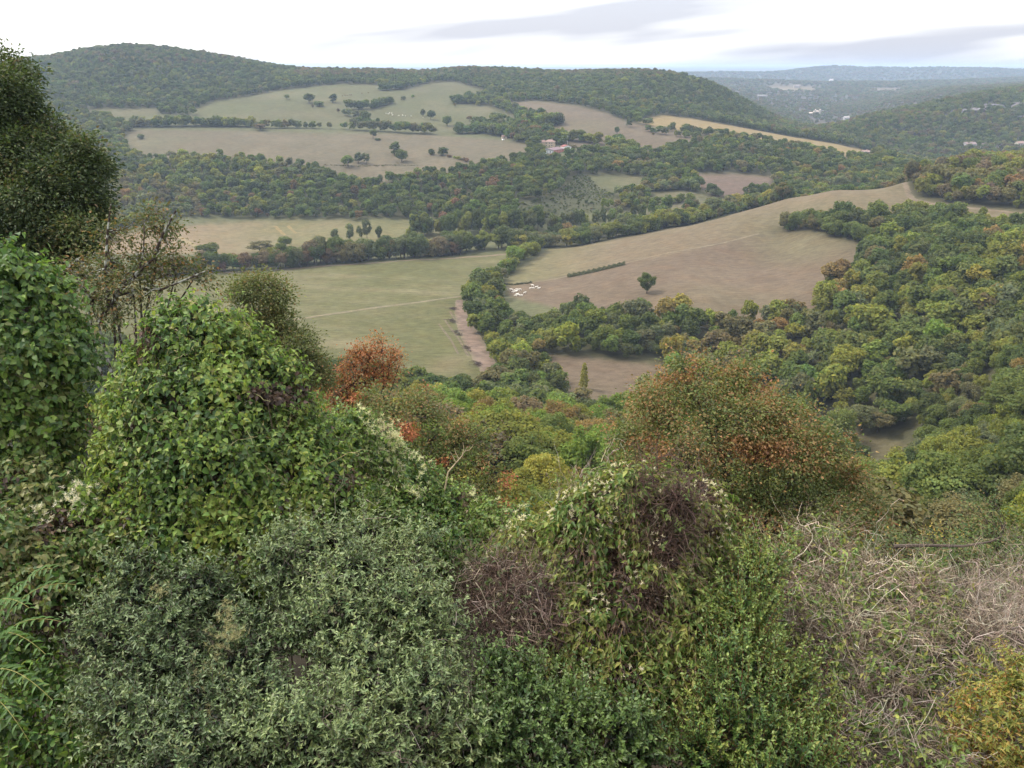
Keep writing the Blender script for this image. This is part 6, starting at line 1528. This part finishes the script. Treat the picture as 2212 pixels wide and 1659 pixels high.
# tree of heaven: long compound fronds, leaflets paired on a stalk
def ailanthus():
    rng = np.random.default_rng(5)
    st = at_depth(-30, 1480, 5.9); base = st.copy(); base[2] = float(height(base[0], base[1]))
    root = thing('tree_of_heaven', 'young tree of heaven with long feathery compound leaves at the left edge', 'sapling', tuple(base))
    mb = MB(); mb.tube([np.zeros(3), (st - base) * .5 + np.array([.03, 0, 0]), st - base, st - base + np.array([.02, 0, .55])], [.014, .012, .009, .005], 6, (.16, .14, .1))
    link('stem', mb.mesh('stem', M_STEM), root)
    lm = leaf_mesh(False, M_LEAF_ONE)
    for fx, fy, fY, ex, ey, eY in ((20, 1330, 5.9, 110, 1215, 5.7), (10, 1340, 5.8, 160, 1250, 5.6), (-20, 1380, 5.8, 95, 1400, 5.2), (-20, 1400, 5.7, 130, 1330, 5.3), (-20, 1450, 5.6, 110, 1500, 5.0), (-10, 1400, 5.8, 40, 1250, 5.9), (-30, 1500, 5.5, 60, 1590, 5.0), (-30, 1330, 6.0, 60, 1300, 5.4)):
        a = at_depth(fx, fy, fY); b = at_depth(ex, ey, eY); n = 11
        t = np.linspace(0, 1, n)[:, None]; sag = np.array([0, 0, .12]) * (4 * t * (1 - t))
        C3 = a + (b - a) * t + sag - np.array([0, 0, .06]) * t ** 2
        mb = MB(); mb.tube(C3 - base, np.linspace(.004, .0015, n), 4, (.22, .2, .07))
        fr = link('frond', mb.mesh('frond', M_STEM), root)
        tan = unit(np.gradient(C3, axis=0)); side = unit(np.cross(tan, UP + rng.normal(0, .15, 3)))
        for k in range(1, n):
            for sg in (-1, 1):
                d = unit(side[k] * sg + tan[k] * .45 + UP * -.25 + rng.normal(0, .08, 3)); nn = unit(UP + rng.normal(0, .2, 3)); x = unit(np.cross(d, nn)); nn = np.cross(x, d)
                s = .105 * (1 - .45 * (k / n) ** 2) * rng.uniform(.85, 1.15); w = .34
                lo = link('leaflet', lm, fr); p = C3[k] - base
                lo.matrix_basis = Matrix([[x[i] * s * w, d[i] * s, nn[i] * s, p[i]] for i in range(3)] + [[0, 0, 0, 1]])
                j = rng.uniform(.8, 1.2); lo.color = (.085 * j, .16 * j, .042 * j, 1)
ailanthus()

# ------------------------------------------------------------------ trees on the near slope, leaf by leaf
M_TLEAF = leaf_material('tree_leaf', 'attr', trans=.3, rough=.55, spec=.25)
def lichen_bark():
    m, nt, out = new_mat('lichen_bark')
    g = nt.nodes.new('ShaderNodeTexCoord'); no = nt.nodes.new('ShaderNodeTexNoise'); no.inputs['Scale'].default_value = 4.5; no.inputs['Detail'].default_value = 6
    nt.links.new(g.outputs['Object'], no.inputs['Vector'])
    rp = nt.nodes.new('ShaderNodeValToRGB'); rp.color_ramp.elements[0].position = .50; rp.color_ramp.elements[0].color = (.045, .034, .027, 1)
    rp.color_ramp.elements[1].position = .60; rp.color_ramp.elements[1].color = (.30, .31, .26, 1)
    nt.links.new(no.outputs['Fac'], rp.inputs[0])
    p = nt.nodes.new('ShaderNodeBsdfPrincipled'); p.inputs['Roughness'].default_value = .95; p.inputs['Specular IOR Level'].default_value = .1
    bu = nt.nodes.new('ShaderNodeBump'); bu.inputs['Strength'].default_value = .6; nt.links.new(no.outputs['Fac'], bu.inputs['Height']); nt.links.new(bu.outputs[0], p.inputs['Normal'])
    nt.links.new(rp.outputs[0], p.inputs['Base Color']); nt.links.new(p.outputs[0], out.inputs[0])
    return m
M_LICHEN = lichen_bark()

def near_tree(name, label, lob, seed, base_px, n_clusters, per, pal, leaf=.075, wid=.75, clump=.28, trunk_r=.16, bark=(.07, .055, .045), cat='tree', gap=.1, shell=.55, tip_pal=None, tip_thr=.6, limbs=None, lump=.18, flat=1.0, bark_mat=None, depth=.55, patch_scale=.9, trunk_to=None, layers=5):
    rng = np.random.default_rng(seed)
    c, r = lobes(lob, flat)
    if layers:      # each bough carries several separate clumps of leaves
        oc = unit(rng.normal(0, 1, (len(c), layers, 3)) + UP * .2) * rng.uniform(.45, .95, (len(c), layers, 1)) * r[:, None]
        big_c, big_r = c, r
        c = (c[:, None] + oc).reshape(-1, 3); r = np.repeat(r, layers, 0) * rng.uniform(.40, .62, (len(c), 1))
    b = at_depth(*base_px); b[2] = float(height(b[0], b[1]))
    root = thing(name, label, cat, tuple(b))
    P, N = surface(c, r, n_clusters, rng, face=-.75, lump=lump, gap=gap, freq=2.2, rough_seed=seed)
    P = P - N * (rng.uniform(0, 1, (len(P), 1)) ** 2) * r[:, 0].mean() * depth
    # leaves in clusters round twig ends
    n = len(P) * per
    o = rng.normal(0, 1, (len(P), per, 3)) * clump * np.array([1, 1, .75]) * rng.uniform(.6, 1.3, (len(P), 1, 1))
    pos = (P[:, None] + o).reshape(-1, 3); Nn = np.repeat(N, per, 0)
    d = unit(o.reshape(-1, 3) / clump + Nn * .6 + UP * -.35 + rng.normal(0, .5, (n, 3)))
    nr = unit(UP * .75 + Nn * .5 + rng.normal(0, .5, (n, 3))); x = unit(np.cross(d, nr)); nr = np.cross(x, d)
    sz = leaf * rng.uniform(.6, 1.3, n)
    patch = vnoise(pos[:, 0] * patch_scale + seed * 3, pos[:, 2] * patch_scale + pos[:, 1] * .5, seed, 3)
    tint = pick_tints(pal, n, rng, patch=patch)
    if tip_pal is not None:
        k = vnoise(pos[:, 0] * patch_scale * .8 + 31, pos[:, 2] * patch_scale * .8 + pos[:, 1] * .4, seed + 9, 2) + rng.uniform(-.06, .06, n) > tip_thr
        tint[k] = pick_tints(tip_pal, int(k.sum()), rng)
    link('leaves', leaves_mesh(name + '_leaves', pos - b, d, x, nr, sz, np.full(n, wid), tint, M_TLEAF), root, kind='stuff')
    # trunk, limbs and branches
    top = (c * r[:, :1] ** 2).sum(0) / (r[:, :1] ** 2).sum()
    if trunk_to is not None: top = at_depth(*trunk_to)
    fork = b + (top - b) * .62
    mb = MB(); mb.tube([b - np.array([0, 0, .4]), b + (fork - b) * .5 + rng.normal(0, .1, 3), fork], [trunk_r * 1.2, trunk_r, trunk_r * .8], 8, bark)
    mb.v[0] = mb.v[0] - b
    link('trunk', mb.mesh('trunk', bark_mat or M_STEM), root)
    mb = MB()
    ends = []
    for e in (big_c if layers else c):
        m1 = fork + (e - fork) * .5 + rng.normal(0, .12, 3) * np.linalg.norm(e - fork) * .4
        mb.tube(np.array([fork, m1, e]) - b, np.array([.55, .40, .15]) * trunk_r, 5, bark)
        ends += [e, (m1 + e) / 2]
    if limbs:
        for lm in limbs:
            q = np.array([at_depth(*z) for z in lm[1]])
            mb.tube(q - b, np.linspace(lm[0], lm[0] * .3, len(q)), 6, bark)
            for z in q[1:]: ends.append(z)
    link('limbs', mb.mesh('limbs', bark_mat or M_STEM), root)
    ends = np.array(ends)
    k = rng.permutation(len(P))[:min(len(P), 420)]
    E = P[k]; near = ends[np.argmin(((E[:, None] - ends[None]) ** 2).sum(-1), 1)]
    t = np.linspace(0, 1, 5)[None, :, None]
    ln = np.linalg.norm(E - near, axis=1)[:, None, None]
    C3 = near[:, None] * (1 - t) + E[:, None] * t + np.sin(t * math.pi) * rng.normal(0, .12, (len(E), 1, 3)) * ln + np.cumsum(rng.normal(0, .03, (len(E), 5, 3)), 1) * ln * np.minimum(t * 4, 1)
    R = np.minimum(ln[:, :, 0] * .014 + .006, .04) * np.linspace(1, .3, 5)[None]
    v, f = tubes(C3, R, 4)
    link('branches', mesh_np(name + '_branches', v - b, f, bark_mat or M_STEM, np.tile(np.array(bark), (len(v), 1)) * rng.uniform(.8, 1.3, (len(v), 1))), root, kind='stuff')
    return root, b

OAKG = [((.038, .058, .022), 3), ((.056, .080, .028), 3), ((.088, .115, .036), 1.6), ((.11, .095, .04), .5)]
near_tree('oak_tree', 'large dark oak filling the upper left edge and rising above the skyline',
    [(-40, 200, 30, 100), (30, 225, 29, 62), (-20, 330, 28, 130), (70, 340, 28, 90), (150, 360, 28, 62), (180, 345, 27.5, 44), (40, 450, 27, 120), (130, 440, 27, 85), (170, 440, 26.5, 46), (10, 140, 30, 38), (45, 165, 29.5, 24), (-90, 420, 28, 150), (60, 520, 26, 100), (140, 505, 26, 62), (160, 400, 27, 50)],
    51, (-30, 640, 27), 4800, 22, OAKG, leaf=.12, clump=.22, trunk_r=.28, gap=.34, tip_pal=[((.10, .115, .035), 2), ((.13, .10, .04), .6), ((.075, .105, .032), 3)], tip_thr=.68, bark=(.05, .04, .035))
near_tree('oak_tree', 'half bare oak with lichen spotted limbs and sparse rusty leaves behind the vines',
    [(240, 560, 24, 60), (300, 560, 24, 70), (350, 500, 24, 46), (380, 590, 23.5, 52), (420, 600, 23.5, 34), (180, 590, 24, 62), (290, 640, 23, 80), (230, 510, 24, 36), (200, 650, 23, 70)],
    52, (215, 800, 23), 560, 14, [((.085, .095, .035), 3), ((.13, .115, .045), 2), ((.22, .13, .05), 1.2), ((.08, .105, .032), 2.5)], leaf=.10, clump=.22, trunk_r=.13, gap=.3, bark=(.09, .08, .07), bark_mat=M_LICHEN, depth=.9, trunk_to=(225, 600, 23.5),
    limbs=[(.085, [(215, 700, 23), (245, 640, 23), (290, 595, 23), (330, 560, 23), (352, 505, 23), (380, 455, 23)]), (.06, [(245, 640, 23), (300, 625, 23), (350, 625, 22.8), (410, 600, 22.6), (445, 585, 22.4)]),
           (.055, [(235, 660, 23), (228, 580, 23), (232, 500, 23.2), (240, 440, 23.3)]), (.045, [(215, 700, 23), (190, 640, 23.2), (150, 580, 23.4), (165, 560, 23.5)]), (.035, [(300, 590, 23), (310, 540, 23), (312, 500, 23)])])
near_tree('oak_tree', 'olive green open crowned oak rising behind the big vine mound',
    [(545, 650, 36, 52), (590, 650, 36, 44), (560, 700, 36, 60), (610, 715, 35.5, 46), (640, 760, 35, 48), (600, 790, 35, 66), (680, 800, 34.5, 34), (525, 625, 36.3, 28), (590, 620, 36.2, 24)],
    53, (620, 980, 34), 1300, 18, [((.085, .105, .034), 3), ((.115, .14, .042), 3), ((.145, .145, .045), 1.2), ((.19, .13, .05), .2)], leaf=.12, clump=.27, trunk_r=.15, gap=.2)
near_tree('maple_tree', 'fiery orange-red maple with a dark leaning branch above the vine mound',
    [(795, 772, 40, 26), (825, 758, 40, 24), (770, 792, 40, 28), (848, 772, 40, 22), (745, 818, 40, 26), (805, 805, 40, 34), (712, 828, 40, 24), (826, 742, 40.3, 11), (778, 762, 40.2, 15), (862, 790, 40, 16), (840, 806, 40, 20), (730, 800, 40.2, 14), (770, 835, 40, 34), (730, 850, 40, 30)],
    54, (730, 930, 39), 470, 15, [((.27, .105, .04), 3), ((.34, .14, .05), 2), ((.21, .09, .04), 2), ((.27, .17, .06), 1)], leaf=.115, wid=.8, clump=.24, trunk_r=.13, gap=.42, bark=(.045, .035, .03),
    limbs=[(.08, [(735, 850, 40), (760, 832, 39.8), (800, 822, 39.8), (830, 812, 39.8)]), (.05, [(760, 832, 39.8), (790, 800, 39.8), (800, 770, 39.9)]), (.045, [(800, 822, 39.8), (840, 790, 39.8), (870, 770, 39.9)])])
MAP = [((.09, .118, .036), 3), ((.13, .150, .042), 3.4), ((.165, .135, .05), 2), ((.22, .14, .055), 1.2), ((.27, .145, .06), .5)]
near_tree('maple_tree', 'green and rust dappled maple with a red lower edge beside the vine bank',
    [(850, 900, 31, 52), (910, 900, 31, 60), (830, 950, 30, 60), (930, 955, 30.5, 72), (985, 950, 30.5, 50), (880, 1000, 30, 70), (980, 1020, 30, 62), (1040, 1010, 30, 34), (1030, 1070, 29.5, 48), (1060, 1040, 29.7, 30), (800, 870, 31.5, 36), (1050, 1105, 29, 36)],
    55, (940, 1200, 29), 1300, 15, MAP, leaf=.11, wid=.8, clump=.25, trunk_r=.16, gap=.16, tip_pal=[((.38, .13, .06), 3), ((.36, .17, .06), 2), ((.30, .10, .06), 1)], tip_thr=.70)
near_tree('maple_tree', 'broad domed maple turning orange and rust, largest tree right of centre',
    [(1500, 850, 24, 62), (1580, 860, 24, 66), (1440, 920, 23.5, 84), (1550, 930, 23, 100), (1660, 920, 23.5, 78), (1380, 970, 23.5, 62), (1480, 1000, 22.5, 100), (1620, 1010, 22.5, 110), (1740, 990, 23, 84), (1800, 1060, 23, 84), (1700, 1090, 22, 110), (1560, 1090, 22, 100), (1840, 1130, 22.5, 66), (1790, 1160, 22, 84), (1650, 1170, 21.5, 90), (1410, 1060, 22.5, 80)],
    56, (1640, 1340, 21.5), 4200, 17, MAP, leaf=.092, wid=.78, clump=.24, trunk_r=.2, gap=.12, layers=6, tip_pal=[((.25, .135, .05), 3), ((.21, .11, .05), 3), ((.30, .18, .07), 1)], tip_thr=.71, lump=.2, patch_scale=.9)
near_tree('oak_tree', 'dark green scrubby oak with a broken dead limb at the right edge',
    [(2060, 1215, 13.5, 76), (2150, 1180, 14, 80), (2200, 1250, 12.5, 90), (2000, 1240, 13.5, 50), (2110, 1270, 12.5, 80), (2240, 1170, 14, 70)],
    57, (2140, 1420, 12.5), 950, 15, [((.05, .085, .03), 3), ((.075, .115, .036), 3), ((.11, .145, .042), 1.2), ((.16, .13, .05), .4)], leaf=.055, wid=.7, clump=.15, trunk_r=.08, gap=.2,
    limbs=[(.035, [(1930, 1180, 12.3), (2000, 1178, 12.2), (2080, 1180, 12.1), (2140, 1170, 12), (2165, 1158, 12)])])
near_tree('oak_tree', 'mid green shrubby oak between the maple and the dark scrub oak',
    [(1930, 1180, 17, 46), (1980, 1200, 17, 50), (1900, 1215, 16.5, 40), (2020, 1180, 17.5, 36)],
    58, (1950, 1300, 16.5), 420, 14, [((.07, .10, .034), 3), ((.10, .13, .04), 2), ((.2, .13, .05), .8), ((.30, .24, .05), .5)], leaf=.065, wid=.7, clump=.17, trunk_r=.06)

# pale forked dead branch, and the creamy clematis spray above the vine bank
def dead_branch():
    pts = [(968, 1020, 9.0), (985, 1000, 9.0), (998, 985, 9.0), (1010, 965, 9.0)]
    q = np.array([at_depth(*p) for p in pts]); b = q[0].copy()
    root = thing('dead_branch', 'pale bare forked branch sticking out of the vine bank', 'branch', tuple(b))
    mb = MB(); mb.tube(np.vstack([q[:1] - np.array([.05, 0, .25]), q]) - b, [.011, .009, .008, .006, .003], 5, (.46, .37, .24)); link('stem', mb.mesh('stem', M_STEM), root)
    for pl in (((985, 1000, 9), (978, 985, 9), (972, 975, 9)), ((998, 985, 9), (1002, 970, 9), (1000, 955, 9)), ((992, 992, 9), (984, 978, 9), (982, 968, 9)), ((1004, 975, 9), (1014, 972, 9), (1022, 962, 9))):
        z = np.array([at_depth(*p) for p in pl]) - b
        mb = MB(); mb.tube(z, [.006, .004, .002], 4, (.46, .37, .24)); link('fork', mb.mesh('fork', M_STEM), root)
dead_branch()
def clematis():
    rng = np.random.default_rng(77)
    b = at_depth(830, 1010, 9.4)
    root = thing('clematis_spray', 'cream feathery clematis seed heads standing above the vine bank', 'climber', tuple(b))
    S = []
    for px, py in ((822, 912), (846, 922), (836, 940), (812, 935), (850, 950), (830, 962), (806, 958), (842, 975), (820, 985), (858, 938)):
        e = at_depth(px, py, 9.4 + rng.uniform(-.1, .1)); S.append(np.array([b + rng.normal(0, .04, 3), (b + e) / 2 + rng.normal(0, .04, 3), e]))
        fl = fluff(root, b, e + rng.normal(0, .05, (16, 3)), rng, .034, (.66, .62, .44), n=16)
    v, f = tubes(np.array(S), np.tile([.004, .003, .002], (len(S), 1)), 4)
    link('stems', mesh_np('clematis_stems', v - b, f, M_STEM, np.tile((.42, .38, .3), (len(v), 1))), root)
clematis()
def tall_twigs(name, label, spots, seed):
    rng = np.random.default_rng(seed); q = np.array([at_depth(*s) for s in spots]); b = q.mean(0)
    root = thing(name, label, 'twigs', tuple(b))
    twigs(root, b, np.repeat(q, 5, 0) + rng.normal(0, .05, (len(q) * 5, 3)), unit(np.repeat(UP[None], len(q) * 5, 0) + rng.normal(0, .28, (len(q) * 5, 3))), rng, L=.34, r=.0028, col=(.50, .42, .33), wander=.35, bend=(0, 0, -.02), forks=2, name='stem')
tall_twigs('dead_twigs', 'thin dead upright twigs on the left shoulder of the drooping vine mound', [(1190, 1110, 7.3), (1220, 1080, 7.3), (1245, 1060, 7.3), (1262, 1040, 7.3), (1300, 1010, 7.3)], 81)
tall_twigs('dead_twigs', 'thin pale twigs poking up from the top of the dry brush', [(2000, 1290, 6.9), (2080, 1300, 7.0), (1900, 1260, 7.1)], 82)

# ------------------------------------------------------------------ unseen lookout and wall, added to cut sky light on the lower bushes
def shading_terrace():
    m = tint_material('terrace_stone', .95, .1, noise=2.2, amount=.3, bump=.5)
    mb = MB(); mb.box(-60, 60, -14, .55, 140, 148.35, (.20, .18, .15)); link('shading_terrace', mb.mesh('shading_terrace', m), kind='structure')
    mb = MB(); mb.box(-60, 60, .15, .55, 148.352, 149.2, (.22, .20, .17)); link('shading_parapet', mb.mesh('shading_parapet', m), kind='structure')
shading_terrace()

# ------------------------------------------------------------------ the air
def haze_box():
    mb = MB(); top = max(float(GZ[GY < 12000].max()) + 14, float(GZ.max()) + 3, CAM_H + 6)
    xm = float(np.abs(GX).max()) + 20
    mb.box(-xm, xm, -30, float(GY.max()) + 20, float(GZ.min()) - 1.5, top)
    m, nt, out = new_mat('haze')
    v = nt.nodes.new('ShaderNodeVolumePrincipled')
    v.inputs['Color'].default_value = (.60, .76, 1.0, 1); v.inputs['Density'].default_value = HAZE
    v.inputs['Anisotropy'].default_value = .2
    nt.links.new(v.outputs[0], out.inputs['Volume'])
    m.cycles.homogeneous_volume = True
    link('haze', mb.mesh('haze', m), kind='stuff')
haze_box()
